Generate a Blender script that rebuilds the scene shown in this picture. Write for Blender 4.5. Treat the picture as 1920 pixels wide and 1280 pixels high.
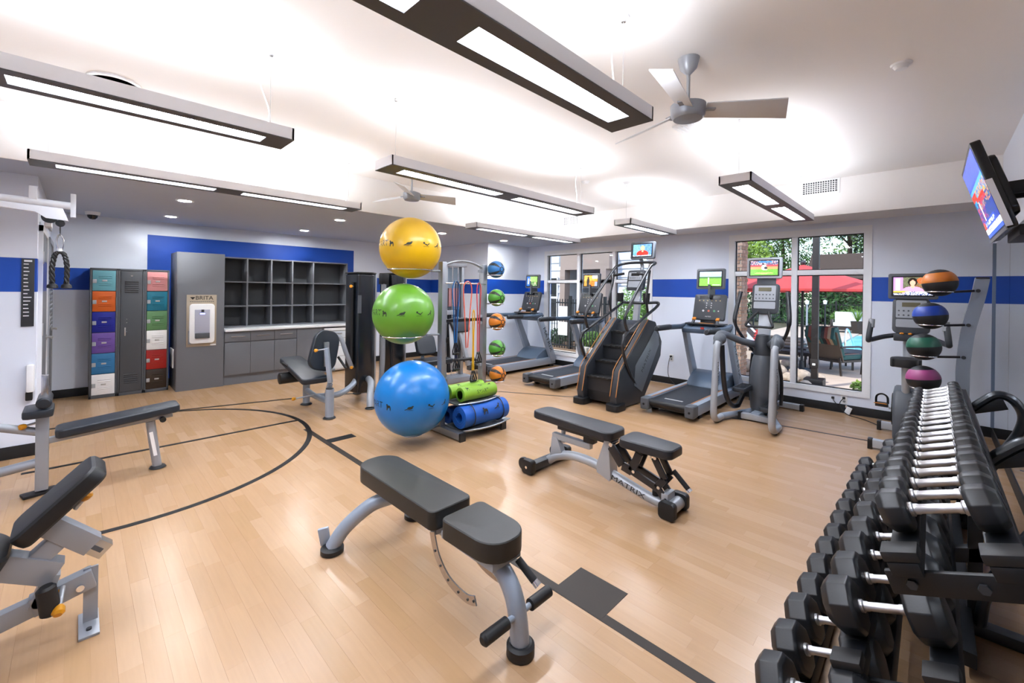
import bpy, bmesh, math, random
from mathutils import Vector, Matrix
random.seed(7)
PI = math.pi
SC = bpy.context.scene
COL = SC.collection
for o in list(bpy.data.objects):
    bpy.data.objects.remove(o)

# ---------------------------------------------------------------- camera
CF, CTH, CPY, CYAW, CH = 801.1, .0137, 544.85, -.0077, 1.59
_a = PI/4 + CYAW
FW = Vector((math.cos(_a), math.sin(_a), 0)); RT = Vector((math.sin(_a), -math.cos(_a), 0)); UP = Vector((0, 0, 1))
CC = Vector((0, 0, CH))
cam = bpy.data.cameras.new('camera')
cam.sensor_width = 36; cam.lens = 36*CF/1920; cam.shift_y = -(640-CPY)/1920; cam.clip_start = .02; cam.clip_end = 300
camo = bpy.data.objects.new('camera', cam); COL.objects.link(camo)
_cr = RT*math.cos(CTH) + UP*math.sin(CTH); _cu = UP*math.cos(CTH) - RT*math.sin(CTH)
_m = Matrix((_cr, _cu, -FW)).transposed().to_4x4(); _m.translation = CC
camo.matrix_world = _m
SC.camera = camo

# ---------------------------------------------------------------- world, sun, exposure
SC.view_settings.view_transform = 'Standard'
SC.view_settings.look = 'None'
SC.view_settings.gamma = 1
SC.view_settings.use_curve_mapping = False
SC.view_settings.exposure = 1.45
SC.cycles.use_denoising = True
SC.cycles.max_bounces = 10
SC.cycles.diffuse_bounces = 5
SC.cycles.transparent_max_bounces = 16
SC.cycles.caustics_reflective = False
SC.cycles.caustics_refractive = False
SC.cycles.sample_clamp_indirect = 6
w = bpy.data.worlds.new('sky'); SC.world = w; w.use_nodes = True
nt = w.node_tree; nt.nodes.clear()
sky = nt.nodes.new('ShaderNodeTexSky'); sky.sky_type = 'NISHITA'; sky.sun_disc = False
sky.sun_elevation = math.radians(58); sky.sun_rotation = math.radians(200)
bg = nt.nodes.new('ShaderNodeBackground'); bg.inputs[1].default_value = .17
wo = nt.nodes.new('ShaderNodeOutputWorld')
nt.links.new(sky.outputs[0], bg.inputs[0]); nt.links.new(bg.outputs[0], wo.inputs[0])
sun = bpy.data.lights.new('sun', 'SUN'); sun.energy = 2.1; sun.angle = .009; sun.color = (1, .95, .88)
suno = bpy.data.objects.new('sun', sun); COL.objects.link(suno)
suno.rotation_euler = Vector((.7, -.3, -.85)).to_track_quat('-Z', 'Y').to_euler()
PEND_DOWN, PEND_UP, DOWNLIGHT = 32.0, 6.2, 520.0

# ---------------------------------------------------------------- pixel helpers (1920x1280 frame)
def ray(u, v):
    du, dv = u-960, v-CPY; c, s = math.cos(CTH), math.sin(CTH)
    return FW + RT*((c*du+s*dv)/CF) - UP*((-s*du+c*dv)/CF)
def PZ(u, v, z=0): d = ray(u, v); return CC + d*((z-CH)/d.z)
def PX(u, v, x): d = ray(u, v); return CC + d*(x/d.x)
def PY(u, v, y): d = ray(u, v); return CC + d*(y/d.y)
def PD(u, v, t): return CC + ray(u, v)*t
def proj(p):
    d = Vector(p)-CC; t = d.dot(FW)
    if t < .05: return None
    x = CF*d.dot(RT)/t; y = -CF*d.z/t; c, s = math.cos(CTH), math.sin(CTH)
    return 960+c*x-s*y, CPY+s*x+c*y, t

# ---------------------------------------------------------------- materials
def lin(h):
    if isinstance(h, str):
        h = h.lstrip('#'); h = [int(h[i:i+2], 16)/255 for i in (0, 2, 4)]
    return tuple((c/12.92 if c <= .04045 else ((c+.055)/1.055)**2.4) for c in h) + (1,)
MATS = {}; ALB = .68
def mat(name, col, rough=.5, metal=0, spec=.5, bump=0, bscale=200, var=0, vscale=6, coat=0, emit=0):
    if name in MATS: return MATS[name]
    m = bpy.data.materials.new(name); m.use_nodes = True; MATS[name] = m
    n = m.node_tree; b = n.nodes['Principled BSDF']; c = lin(col)
    if min(c[:3]) < .72 and metal < .9: c = tuple(x*ALB for x in c[:3])+(1,)      # calibrated reflectances
    b.inputs['Base Color'].default_value = c; b.inputs['Roughness'].default_value = rough
    b.inputs['Metallic'].default_value = metal; b.inputs['Specular IOR Level'].default_value = spec
    b.inputs['Coat Weight'].default_value = coat
    tc = n.nodes.new('ShaderNodeTexCoord')
    if var:
        t = n.nodes.new('ShaderNodeTexNoise'); t.inputs['Scale'].default_value = vscale; t.inputs['Detail'].default_value = 4
        n.links.new(tc.outputs['Object'], t.inputs['Vector'])
        r = n.nodes.new('ShaderNodeValToRGB')
        r.color_ramp.elements[0].position = .3; r.color_ramp.elements[1].position = .7
        r.color_ramp.elements[0].color = tuple(x*(1-var) for x in c[:3])+(1,)
        r.color_ramp.elements[1].color = tuple(min(1, x*(1+var)) for x in c[:3])+(1,)
        n.links.new(t.outputs['Fac'], r.inputs[0]); n.links.new(r.outputs[0], b.inputs['Base Color'])
    if bump:
        t = n.nodes.new('ShaderNodeTexNoise'); t.inputs['Scale'].default_value = bscale; t.inputs['Detail'].default_value = 3
        n.links.new(tc.outputs['Object'], t.inputs['Vector'])
        bp = n.nodes.new('ShaderNodeBump'); bp.inputs['Strength'].default_value = bump; bp.inputs['Distance'].default_value = .002
        n.links.new(t.outputs['Fac'], bp.inputs['Height']); n.links.new(bp.outputs[0], b.inputs['Normal'])
    if emit:
        b.inputs['Emission Color'].default_value = c; b.inputs['Emission Strength'].default_value = emit
    return m
def emis(name, col, s):
    if name in MATS: return MATS[name]
    m = bpy.data.materials.new(name); m.use_nodes = True; MATS[name] = m
    n = m.node_tree; n.nodes.clear(); e = n.nodes.new('ShaderNodeEmission'); o = n.nodes.new('ShaderNodeOutputMaterial')
    e.inputs[0].default_value = lin(col); e.inputs[1].default_value = s; n.links.new(e.outputs[0], o.inputs[0]); return m
def vcol_mat(name, emit=0, rough=.5):
    if name in MATS: return MATS[name]
    m = bpy.data.materials.new(name); m.use_nodes = True; MATS[name] = m
    n = m.node_tree; b = n.nodes['Principled BSDF']; a = n.nodes.new('ShaderNodeAttribute'); a.attribute_name = 'Col'
    b.inputs['Roughness'].default_value = rough
    if emit:
        b.inputs['Base Color'].default_value = (.01, .01, .01, 1)
        n.links.new(a.outputs['Color'], b.inputs['Emission Color']); b.inputs['Emission Strength'].default_value = emit
    else: n.links.new(a.outputs['Color'], b.inputs['Base Color'])
    return m
def glass_mat(name, tint='#f4f8fa', refl=.07):
    m = bpy.data.materials.new(name); m.use_nodes = True; MATS[name] = m
    n = m.node_tree; n.nodes.clear(); o = n.nodes.new('ShaderNodeOutputMaterial'); mx = n.nodes.new('ShaderNodeMixShader')
    t = n.nodes.new('ShaderNodeBsdfTransparent'); t.inputs[0].default_value = lin(tint)
    g = n.nodes.new('ShaderNodeBsdfGlossy'); g.inputs['Roughness'].default_value = .02
    f = n.nodes.new('ShaderNodeFresnel'); f.inputs[0].default_value = 1.35
    n.links.new(f.outputs[0], mx.inputs[0]); n.links.new(t.outputs[0], mx.inputs[1]); n.links.new(g.outputs[0], mx.inputs[2]); n.links.new(mx.outputs[0], o.inputs[0]); return m

# ---------------------------------------------------------------- mesh builder
class MB:
    def __init__(s): s.v = []; s.f = []; s.c = None
    def add(s, vs, fs):
        k = len(s.v); s.v += [Vector(p) for p in vs]; s.f += [tuple(i+k for i in f) for f in fs]; return s
    def box(s, c, d, m=None):
        x, y, z = d[0]/2, d[1]/2, d[2]/2
        vs = [Vector(p) for p in ((-x,-y,-z),(x,-y,-z),(x,y,-z),(-x,y,-z),(-x,-y,z),(x,-y,z),(x,y,z),(-x,y,z))]
        if m is not None: vs = [m @ p for p in vs]
        return s.add([p+Vector(c) for p in vs], [(3,2,1,0),(4,5,6,7),(0,1,5,4),(1,2,6,5),(2,3,7,6),(3,0,4,7)])
    def bb(s, a, b):
        return s.box([(i+j)/2 for i, j in zip(a, b)], [abs(j-i) for i, j in zip(a, b)])
    def bar(s, a, b, w, h, up=(0, 0, 1), w2=None, h2=None):
        a, b = Vector(a), Vector(b); z = (b-a).normalized(); u = Vector(up)
        x = z.cross(u)
        if x.length < 1e-4: x = z.cross(Vector((1, 0, 0)))
        x.normalize(); y = x.cross(z); w2 = w if w2 is None else w2; h2 = h if h2 is None else h2
        vs = [a+x*i*w/2+y*j*h/2 for i, j in ((-1,-1),(1,-1),(1,1),(-1,1))]+[b+x*i*w2/2+y*j*h2/2 for i, j in ((-1,-1),(1,-1),(1,1),(-1,1))]
        return s.add(vs, [(3,2,1,0),(4,5,6,7),(0,1,5,4),(1,2,6,5),(2,3,7,6),(3,0,4,7)])
    def cyl(s, a, b, r, r2=None, n=20, caps=True):
        r2 = r if r2 is None else r2
        return s.loft([(a, r), (b, r2)], n, caps)
    def loft(s, pr, n=20, caps=True):
        # pr: list of (point, radius) along one straight axis
        a, b = Vector(pr[0][0]), Vector(pr[-1][0]); z = (b-a).normalized()
        x = z.orthogonal().normalized(); y = z.cross(x); vs = []; fs = []
        for p, r in pr:
            vs += [Vector(p)+x*math.cos(2*PI*i/n)*r+y*math.sin(2*PI*i/n)*r for i in range(n)]
        for k in range(len(pr)-1):
            fs += [(k*n+i, k*n+(i+1) % n, (k+1)*n+(i+1) % n, (k+1)*n+i) for i in range(n)]
        if caps: fs += [tuple(range(n-1, -1, -1)), tuple((len(pr)-1)*n+i for i in range(n))]
        return s.add(vs, fs)
    def tube(s, pts, r, n=14, caps=True, closed=False, sx=1, sy=1, up=None):
        pts = [Vector(p) for p in pts]; N = len(pts); vs = []; fs = []; prev = None
        rr = r if isinstance(r, (list, tuple)) else [r]*N
        for i, p in enumerate(pts):
            if closed: t = pts[(i+1) % N]-pts[i-1]
            else: t = pts[min(i+1, N-1)]-pts[max(i-1, 0)]
            t.normalize()
            if up is not None:
                x = t.cross(Vector(up)); x = x.normalized() if x.length > 1e-4 else t.orthogonal().normalized()
            elif prev is None: x = t.orthogonal().normalized()
            else:
                x = prev - t*prev.dot(t); x.normalize()
            prev = x; y = t.cross(x)
            off = PI/n if n == 4 else 0
            vs += [p+x*math.cos(2*PI*k/n+off)*rr[i]*sx+y*math.sin(2*PI*k/n+off)*rr[i]*sy for k in range(n)]
        for i in range(N if closed else N-1):
            j = (i+1) % N
            fs += [(i*n+k, i*n+(k+1) % n, j*n+(k+1) % n, j*n+k) for k in range(n)]
        if caps and not closed: fs += [tuple(range(n-1, -1, -1)), tuple((N-1)*n+k for k in range(n))]
        return s.add(vs, fs)
    def lathe(s, prof, o=(0, 0, 0), m=None, n=28):
        # prof: (radius, height) about z
        vs = []; fs = []; o = Vector(o)
        for r, z in prof:
            for i in range(n):
                p = Vector((r*math.cos(2*PI*i/n), r*math.sin(2*PI*i/n), z)); vs.append((m @ p if m is not None else p)+o)
        for k in range(len(prof)-1):
            fs += [(k*n+i, k*n+(i+1) % n, (k+1)*n+(i+1) % n, (k+1)*n+i) for i in range(n)]
        if prof[0][0] > 1e-5: fs.append(tuple(range(n-1, -1, -1)))
        if prof[-1][0] > 1e-5: fs.append(tuple((len(prof)-1)*n+i for i in range(n)))
        return s.add(vs, fs)
    def sphere(s, c, r, n=32, k=16, m=None):
        pr = [(r*math.sin(PI*i/k), -r*math.cos(PI*i/k)) for i in range(k+1)]
        pr[0] = (0, -r); pr[-1] = (0, r)
        return s.lathe(pr, c, m, n)
    def prism(s, poly, a, ex):
        # poly: list of 3D points (planar), extruded by vector ex
        n = len(poly); ex = Vector(ex); p0 = [Vector(p)+Vector(a) for p in poly]
        return s.add(p0+[p+ex for p in p0], [tuple(range(n-1, -1, -1)), tuple(range(n, 2*n))]+[(i, (i+1) % n, n+(i+1) % n, n+i) for i in range(n)])
    def quad(s, *p): return s.add(p, [tuple(range(len(p)))])
def smoothline(pts, k=6, closed=False):
    pts = [Vector(p) for p in pts]; N = len(pts); out = []
    for i in range(N if closed else N-1):
        g = lambda j: pts[j % N] if closed else pts[max(0, min(N-1, j))]
        p0, p1, p2, p3 = g(i-1), g(i), g(i+1), g(i+2)
        for q in range(k):
            t = q/k
            out.append(.5*((2*p1)+(p2-p0)*t+(2*p0-5*p1+4*p2-p3)*t*t+(3*p1-p0-3*p2+p3)*t**3))
    if not closed: out.append(pts[-1])
    return out
def mesh_of(mb, bevel=0, seg=2, smooth=True, ang=35, name='mesh'):
    me = bpy.data.meshes.new(name); me.from_pydata([tuple(p) for p in mb.v], [], mb.f)
    bm = bmesh.new(); bm.from_mesh(me)
    bmesh.ops.recalc_face_normals(bm, faces=bm.faces)
    if bevel:
        ed = [e for e in bm.edges if len(e.link_faces) == 2 and e.calc_face_angle(0) > .6]
        bmesh.ops.bevel(bm, geom=ed, offset=bevel, segments=seg, profile=.6, affect='EDGES', clamp_overlap=True)
    bm.to_mesh(me); bm.free()
    if smooth:
        me.shade_smooth(); me.set_sharp_from_angle(angle=math.radians(ang))
    return me
def link(o): COL.objects.link(o); return o
def base_of(p):
    v = Vector((0, 0, 0))
    while p is not None: v += p.location; p = p.parent
    return v
def obj(name, mb, m, parent=None, world=False, bevel=0, seg=2, smooth=True, ang=35, label=None):
    if world and parent is not None:
        b = base_of(parent); mb.v = [p-b for p in mb.v]
    me = mesh_of(mb, bevel, seg, smooth, ang, name) if isinstance(mb, MB) else mb
    o = bpy.data.objects.new(name, me); link(o)
    if m is not None and not me.materials: me.materials.append(m)
    if parent is not None: o.parent = parent
    if label: o['label'] = label
    return o
def tag(o, label, cat, group=None, kind=None):
    if label: o['label'] = label
    if cat: o['category'] = cat
    if group: o['group'] = group
    if kind: o['kind'] = kind
    return o
def thing(name, label, cat, loc=(0, 0, 0), rotz=0, group=None):
    o = bpy.data.objects.new(name, None); link(o); o.empty_display_size = .1
    o.location = loc; o.rotation_euler = (0, 0, rotz)
    return tag(o, label, cat, group)
def struct(name, mb, m, parent=None, **k):
    o = obj(name, mb, m, parent, **k)
    if parent is None: o['kind'] = 'structure'
    return o
def dup(root, loc=None, rotz=None, label=None, group=None):
    def cp(o, par):
        c = o.copy(); COL.objects.link(c); c.parent = par
        for ch in o.children: cp(ch, c)
        return c
    r = cp(root, None)
    if loc is not None: r.location = loc
    if rotz is not None: r.rotation_euler = (0, 0, rotz)
    if label: r['label'] = label
    if group: r['group'] = group
    return r
def text(name, body, size, m, parent, loc, rot, ext=0, align='CENTER', world=False, sx=1):
    vs, fs = textmesh(body, size); loc = Vector(loc)
    if world: loc = loc - base_of(parent)
    rm = rot if isinstance(rot, Matrix) else rot.to_matrix()
    mb = MB(); mb.v = [rm @ Vector((v.x*sx, v.y, 0))+loc for v in vs]; mb.f = fs
    return obj(name, mb, m, parent, smooth=False)
def frame(x, y):
    x = Vector(x).normalized(); y = Vector(y); y = (y-x*y.dot(x)).normalized(); z = x.cross(y)
    return Matrix((x, y, z)).transposed()
def textmesh(body, size):
    c = bpy.data.curves.new('t', 'FONT'); c.body = body; c.size = size; c.align_x = 'CENTER'; c.align_y = 'CENTER'; c.resolution_u = 3
    o = bpy.data.objects.new('t', c); link(o)
    dg = bpy.context.evaluated_depsgraph_get(); me = o.evaluated_get(dg).to_mesh()
    vs = [v.co.copy() for v in me.vertices]; fs = [tuple(p.vertices) for p in me.polygons]
    bpy.data.objects.remove(o); return vs, fs
def rrect(w, h, r, n=5, r2=None):
    out = []; q = r if r2 is None else r2      # r: corners at -h/2, r2: corners at +h/2
    for cx, cy, a, r in ((w/2-q, h/2-q, 0, q), (-w/2+q, h/2-q, PI/2, q), (-w/2+r, -h/2+r, PI, r), (w/2-r, -h/2+r, 1.5*PI, r)):
        out += [(cx+r*math.cos(a+PI/2*i/n), cy+r*math.sin(a+PI/2*i/n)) for i in range(n+1)]
    return out
# ---------------------------------------------------------------- palette
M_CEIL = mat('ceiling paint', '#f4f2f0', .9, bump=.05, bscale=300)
M_WHITE = mat('white paint', '#eceef0', .6)
M_TRIMW = mat('white window trim', '#eef0f3', .4)
M_BASE = mat('black rubber base', '#14161a', .55)
M_SILVER = mat('silver powder coat', '#c6cbd2', .36, .3)
M_SILVER2 = mat('grey silver frame', '#b4bac3', .38, .25)
M_STEELB = mat('blue grey steel', '#b2bfd0', .34, .2)
M_CHROME = mat('chrome', '#e6e6e8', .16, 1)
M_BRUSH = mat('brushed steel', '#c4c4c4', .32, 1)
M_BLACK = mat('black rubber', '#121316', .5, bump=.1)
M_BLACKG = mat('black gloss', '#101216', .25)
M_BLKTUBE = mat('black tube', '#1d2026', .3, spec=.6)
M_VINYL = mat('dark grey vinyl', '#26282d', .42, spec=.5, bump=.12, bscale=260)
M_VINYLO = mat('charcoal vinyl', '#2b2b29', .45, spec=.45, bump=.12, bscale=260)
M_VINYLB = mat('slate vinyl', '#222a34', .42, bump=.12, bscale=260)
M_DKGREY = mat('dark grey plastic', '#34383e', .45)
M_GREY = mat('mid grey plastic', '#5d6269', .45)
M_LTGREY = mat('light grey plastic', '#a9adb3', .4)
M_SLATE = mat('slate plastic', '#5c6f85', .4)
M_YEL = mat('yellow knob', '#f5a81c', .35)
M_ORG = mat('orange trim', '#c8813a', .4)
M_ORG2 = mat('orange grip', '#f0962c', .45)
M_WHT = mat('white plastic', '#eef0f2', .35)
M_INK = mat('black ink', '#14140f', .6)
M_SILINK = mat('silver ink', '#d8d8d8', .4)
M_LOCK = mat('locker grey', '#63676e', .45)
M_LOCKD = mat('locker dark', '#4a4e55', .45)
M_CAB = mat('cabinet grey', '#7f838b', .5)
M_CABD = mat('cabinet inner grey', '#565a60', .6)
M_ALU = mat('aluminium extrusion', '#b9bdc2', .35, .75)
M_LIGHTB = mat('fixture grey', '#ebebee', .45, .1)
M_LIGHTU = mat('fixture underside', '#5f5e5e', .45, .1)
M_RED = mat('red plastic', '#c22a1e', .4)
M_GAP = mat('gap black', '#0a0a0b', .8)
# ---------------------------------------------------------------- room shell
XB, YA, XS, YS, ZL, ZC, YC = 7.285, 8.704, 6.63, 5.31, 2.595, 3.05, -.50
XW, YN, XK, XD = -2.6, 5.95, 6.02, -.27     # back wall, near partition, alcove side wall, door wall
YA2 = 6.65
Z1, Z2 = 1.518, 1.829
def wall_mat(name, panel=None, col='#e2e9f6', blue='#0047ad'):
    m = bpy.data.materials.new(name); m.use_nodes = True
    n = m.node_tree; b = n.nodes['Principled BSDF']; b.inputs['Roughness'].default_value = .55
    tc = n.nodes.new('ShaderNodeTexCoord'); sp = n.nodes.new('ShaderNodeSeparateXYZ'); n.links.new(tc.outputs['Object'], sp.inputs[0])
    def cmp(out, op, v):
        q = n.nodes.new('ShaderNodeMath'); q.operation = op; n.links.new(out, q.inputs[0]); q.inputs[1].default_value = v; return q.outputs[0]
    def mul(a, c, op='MULTIPLY'):
        q = n.nodes.new('ShaderNodeMath'); q.operation = op; n.links.new(a, q.inputs[0]); n.links.new(c, q.inputs[1]); return q.outputs[0]
    f = mul(cmp(sp.outputs[2], 'GREATER_THAN', Z1), cmp(sp.outputs[2], 'LESS_THAN', Z2))
    if panel:
        x0, x1, z1 = panel
        p = mul(mul(cmp(sp.outputs[0], 'GREATER_THAN', x0), cmp(sp.outputs[0], 'LESS_THAN', x1)), cmp(sp.outputs[2], 'LESS_THAN', z1))
        f = mul(f, p, 'MAXIMUM')
    mx = n.nodes.new('ShaderNodeMix'); mx.data_type = 'RGBA'
    n.links.new(f, mx.inputs[0]); mx.inputs[6].default_value = lin(col); mx.inputs[7].default_value = lin(blue)
    n.links.new(mx.outputs[2], b.inputs['Base Color'])
    t = n.nodes.new('ShaderNodeTexNoise'); t.inputs['Scale'].default_value = 350; n.links.new(tc.outputs['Object'], t.inputs['Vector'])
    bp = n.nodes.new('ShaderNodeBump'); bp.inputs['Strength'].default_value = .06; bp.inputs['Distance'].default_value = .002
    n.links.new(t.outputs['Fac'], bp.inputs['Height']); n.links.new(bp.outputs[0], b.inputs['Normal'])
    return m
M_WALL = wall_mat('striped wall paint')
M_WALLA = wall_mat('striped wall paint with blue panel', (.75, 4.07, 2.385))
# floor of maple strips
def floor_mat():
    m = bpy.data.materials.new('maple strip'); m.use_nodes = True; n = m.node_tree; b = n.nodes['Principled BSDF']
    oi = n.nodes.new('ShaderNodeObjectInfo'); ge = n.nodes.new('ShaderNodeNewGeometry'); ad = n.nodes.new('ShaderNodeMath'); ad.operation = 'ADD'
    n.links.new(oi.outputs['Random'], ad.inputs[0]); n.links.new(ge.outputs['Random Per Island'], ad.inputs[1])
    fr = n.nodes.new('ShaderNodeMath'); fr.operation = 'FRACT'; n.links.new(ad.outputs[0], fr.inputs[0])
    r = n.nodes.new('ShaderNodeValToRGB'); e = r.color_ramp.elements
    e[0].position = 0; e[0].color = lin('#ac8963'); e[1].position = 1; e[1].color = lin('#b69473')
    q = e.new(.25); q.color = lin('#ae8a66'); q = e.new(.7); q.color = lin('#b18e6b')
    n.links.new(fr.outputs[0], r.inputs[0])
    tc = n.nodes.new('ShaderNodeNewGeometry'); mp = n.nodes.new('ShaderNodeMapping'); mp.inputs['Scale'].default_value = (60, 3.5, 1)
    n.links.new(tc.outputs['Position'], mp.inputs['Vector'])
    t = n.nodes.new('ShaderNodeTexNoise'); t.inputs['Scale'].default_value = 1; t.inputs['Detail'].default_value = 5; n.links.new(mp.outputs[0], t.inputs['Vector'])
    mx = n.nodes.new('ShaderNodeMix'); mx.data_type = 'RGBA'; mx.blend_type = 'MULTIPLY'; mx.inputs[0].default_value = .16
    n.links.new(r.outputs[0], mx.inputs[6]); n.links.new(t.outputs['Fac'], mx.inputs[7]); n.links.new(mx.outputs[2], b.inputs['Base Color'])
    b.inputs['Roughness'].default_value = .27; b.inputs['Specular IOR Level'].default_value = .45
    return m
M_FLOOR = floor_mat()
fl = struct('floor', MB().bb((XW, YC, -.2), (XB, YA, -.004)), M_FLOOR, smooth=False)
PW, PL = .078, .46
pm = mesh_of(MB().bb((-PW/2+.0002, -PL/2+.0002, -.004), (PW/2-.0002, PL/2-.0002, 0)), 0, smooth=False, name='plank'); pm.materials.append(M_FLOOR)
cells = []
nx = int((XB-XW)/PW)
for i in range(nx):
    x = XW+PW/2+i*PW; off = random.random()*PL; y = YC+off-PL
    while y < YA:
        a, b = max(y, YC), min(y+PL, YA)
        if b-a > .03:
            q = proj((x, (a+b)/2, 0)); s = 0
            if q and -20 < q[0] < 1940 and 560 < q[1] < 1300 and abs((b-a)-PL) < .001: s = 1/q[2]**3
            cells.append((s, x, a, b))
        y += PL
cells.sort(reverse=True)
for s, x, a, b in cells[:300]:
    o = bpy.data.objects.new('plank', pm); link(o); o.parent = fl; o.location = (x, (a+b)/2, 0)
rest = MB()
for s, x, a, b in cells[300:]: rest.bb((x-PW/2+.0002, a, -.004), (x+PW/2-.0002, b, 0))
o = obj('plank_field', rest, M_FLOOR, fl, smooth=False); o['kind'] = 'stuff'
# court markings
M_TAPE = mat('court marking paint', '#181717', .5, spec=.25)
M_TAPEW = mat('brown court marking paint', '#3a322b', .5, spec=.25)
def strip(pts, w, m=M_TAPE):
    mb = MB(); pts = [Vector(p) for p in pts]; N = len(pts); L = []
    for i, p in enumerate(pts):
        t = (pts[min(i+1, N-1)]-pts[max(i-1, 0)]).normalized(); nn = Vector((-t.y, t.x, 0))
        L.append((p-nn*w/2, p+nn*w/2))
    for i in range(N-1):
        mb.prism([L[i][0], L[i+1][0], L[i+1][1], L[i][1]], (0, 0, .0002), (0, 0, .0012))
    return obj('court_line', mb, m, fl, smooth=False)
X_L = 1.815
strip([(X_L, -.4, 0), (X_L, 5.02, 0)], .055, M_TAPEW)
strip([(X_L+.015, 4.46, 0.0004), (X_L+.30, 4.46, 0.0004)], .12)
strip([(X_L-.02, 1.28, 0.0004), (X_L+.235, 1.28, 0.0004)], .30, M_TAPEW)
cx, cy, cr = .30, 5.36, 1.58
strip([(cx+cr*math.cos(a), cy+cr*math.sin(a), .0002) for a in [math.radians(-100+i*4) for i in range(44)]], .05)
strip([(XD-.05, cy+.06, 0), (cx+cr, cy+.06, 0)], .05)
strip([(XD+.03, 6.9, 0), (cx+.5, 6.9, 0), (2.3, 6.5, 0), (3.3, 6.1, 0)], .05)
strip([(3.3, 6.1, 0), (4.0, 5.55, 0), (4.69, 4.82, 0), (5.35, 3.68, 0), (5.75, 2.5, 0), (6.01, 1.2, 0), (6.1, .39, 0), (6.1, -.4, 0)], .03)

# ceiling
struct('ceiling', MB().bb((XW, YC, ZC), (XB, YA, ZC+.15)), M_CEIL, smooth=False)
struct('ceiling_soffit', MB().bb((XS, YC, ZL), (XB, YS, ZC)), M_CEIL, smooth=False)
struct('ceiling_fascia', MB().bb((XW, YS-.02, ZL), (XS, YS, ZC)), M_CEIL, smooth=False)
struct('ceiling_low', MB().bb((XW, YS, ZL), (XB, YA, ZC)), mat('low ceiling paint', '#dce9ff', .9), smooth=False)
# walls
struct('wall_back', MB().bb((XD-.2, YA, 0), (XK+.2, YA+.2, ZC)), M_WALLA, smooth=False)
struct('wall_alcove', MB().bb((XK, YA2, 0), (XB+.2, YA, ZC)), M_WALL, smooth=False)
struct('wall_left', MB().bb((XW, YN, 0), (XD, YA+.2, ZC)), M_WALL, smooth=False)
struct('wall_rear', MB().bb((XW-.2, YC-.2, 0), (XW, YN+.2, ZC)), M_WALL, smooth=False)
struct('wall_mirror', MB().bb((XW-.2, YC-.2, 0), (XB+.2, YC, ZC)), M_WALL, smooth=False)
W1 = (3.64, 6.13, .27, 2.43); W2 = (.60, 2.29, .29, 2.475)
wb = MB()
ys = [YC-.2, W2[0], W2[1], W1[0], W1[1], YA2+.2]
for i in (0, 2, 4): wb.bb((XB, ys[i], 0), (XB+.2, ys[i+1], ZC))
for W in (W1, W2):
    wb.bb((XB, W[0], 0), (XB+.2, W[1], W[2])); wb.bb((XB, W[0], W[3]), (XB+.2, W[1], ZC))
struct('wall_window', wb, M_WALL, smooth=False)
# baseboards
def baseb(name, a, b): struct(name, MB().bb(a, b), M_BASE, bevel=.004)
baseb('baseboard_window', (XB-.012, YC, 0), (XB, YA2, .115))
baseb('baseboard_back', (XD, YA-.012, 0), (XK, YA, .115))
baseb('baseboard_alcove', (XK-.012, YA2-.012, 0), (XK, YA, .115))
baseb('baseboard_corner', (XK-.012, YA2-.012, 0), (XB-.012, YA2, .115))
baseb('baseboard_partition', (XW, YN-.012, 0), (XD+.012, YN, .115))
# windows
M_GLASS = glass_mat('window glass')
M_GASKET = mat('dark gasket', '#15171a', .6)
def window(n, W, cols, tz, tw=.06):
    y0, y1, z0, z1 = W; x0, x1 = XB+.005, XB+.11
    f = MB(); fw = .055
    f.bb((XB-.015, y0-.03, z0-.05), (x1, y0+fw, z1+.04)); f.bb((XB-.015, y1-fw, z0-.05), (x1, y1+.03, z1+.04))
    f.bb((XB-.018, y0, z0-.05), (x1, y1, z0+.02)); f.bb((XB-.018, y0, z1-fw), (x1, y1, z1+.04))
    root = struct('window_%d' % n, f, M_TRIMW, smooth=False)
    for c in cols: obj('mullion', MB().bb((x0-.01, c-.035, z0), (x1-.01, c+.035, z1)), M_TRIMW, root, bevel=.003)
    ed = [y0+fw]+sum([[c-.035, c+.035] for c in cols], [])+[y1-fw]
    for i in range(0, len(ed), 2):
        obj('transom', MB().bb((x0-.005, ed[i], tz-tw/2), (x1-.015, ed[i+1], tz+tw/2)), M_TRIMW, root, bevel=.003)
        for a, b in ((z0+.02, tz-tw/2), (tz+tw/2, z1-fw)):
            o = obj('pane', MB().quad((x1-.05, ed[i], a), (x1-.05, ed[i+1], a), (x1-.05, ed[i+1], b), (x1-.05, ed[i], b)), M_GLASS, root, smooth=False)
            g = .012; k = MB(); xg0, xg1 = x1-.056, x1-.044
            k.bb((xg0, ed[i], a), (xg1, ed[i]+g, b)); k.bb((xg0, ed[i+1]-g, a), (xg1, ed[i+1], b)); k.bb((xg0, ed[i], a), (xg1, ed[i+1], a+g)); k.bb((xg0, ed[i], b-g), (xg1, ed[i+1], b))
            obj('gasket', k, M_GASKET, o, smooth=False)
    return root
window(1, W1, (5.245, 4.41), 1.80)
window(2, W2, (1.435,), 1.905, .07)
# mirror panels on the dumbbell wall
M_MIR = mat('mirror silver', '#e3e9ee', .03, 1)
for i, (a, b) in enumerate(((5.9, 7.262), (4.5, 5.89), (3.1, 4.49), (1.7, 3.09), (.3, 1.69), (-1.1, .29))):
    o = obj('wall_mirror_panel', MB().bb((a, YC, .12), (b, YC+.006, 2.19)), M_MIR, bpy.data.objects['wall_mirror'], smooth=False)
struct('trim_1', MB().bb((7.262, YC, .115), (7.285, YC+.02, 2.2)), mat('blue grey trim', '#8fa3c4', .3), smooth=False)
baseb('baseboard_mirror', (XW, YC, 0), (XB, YC+.012, .115))
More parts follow.
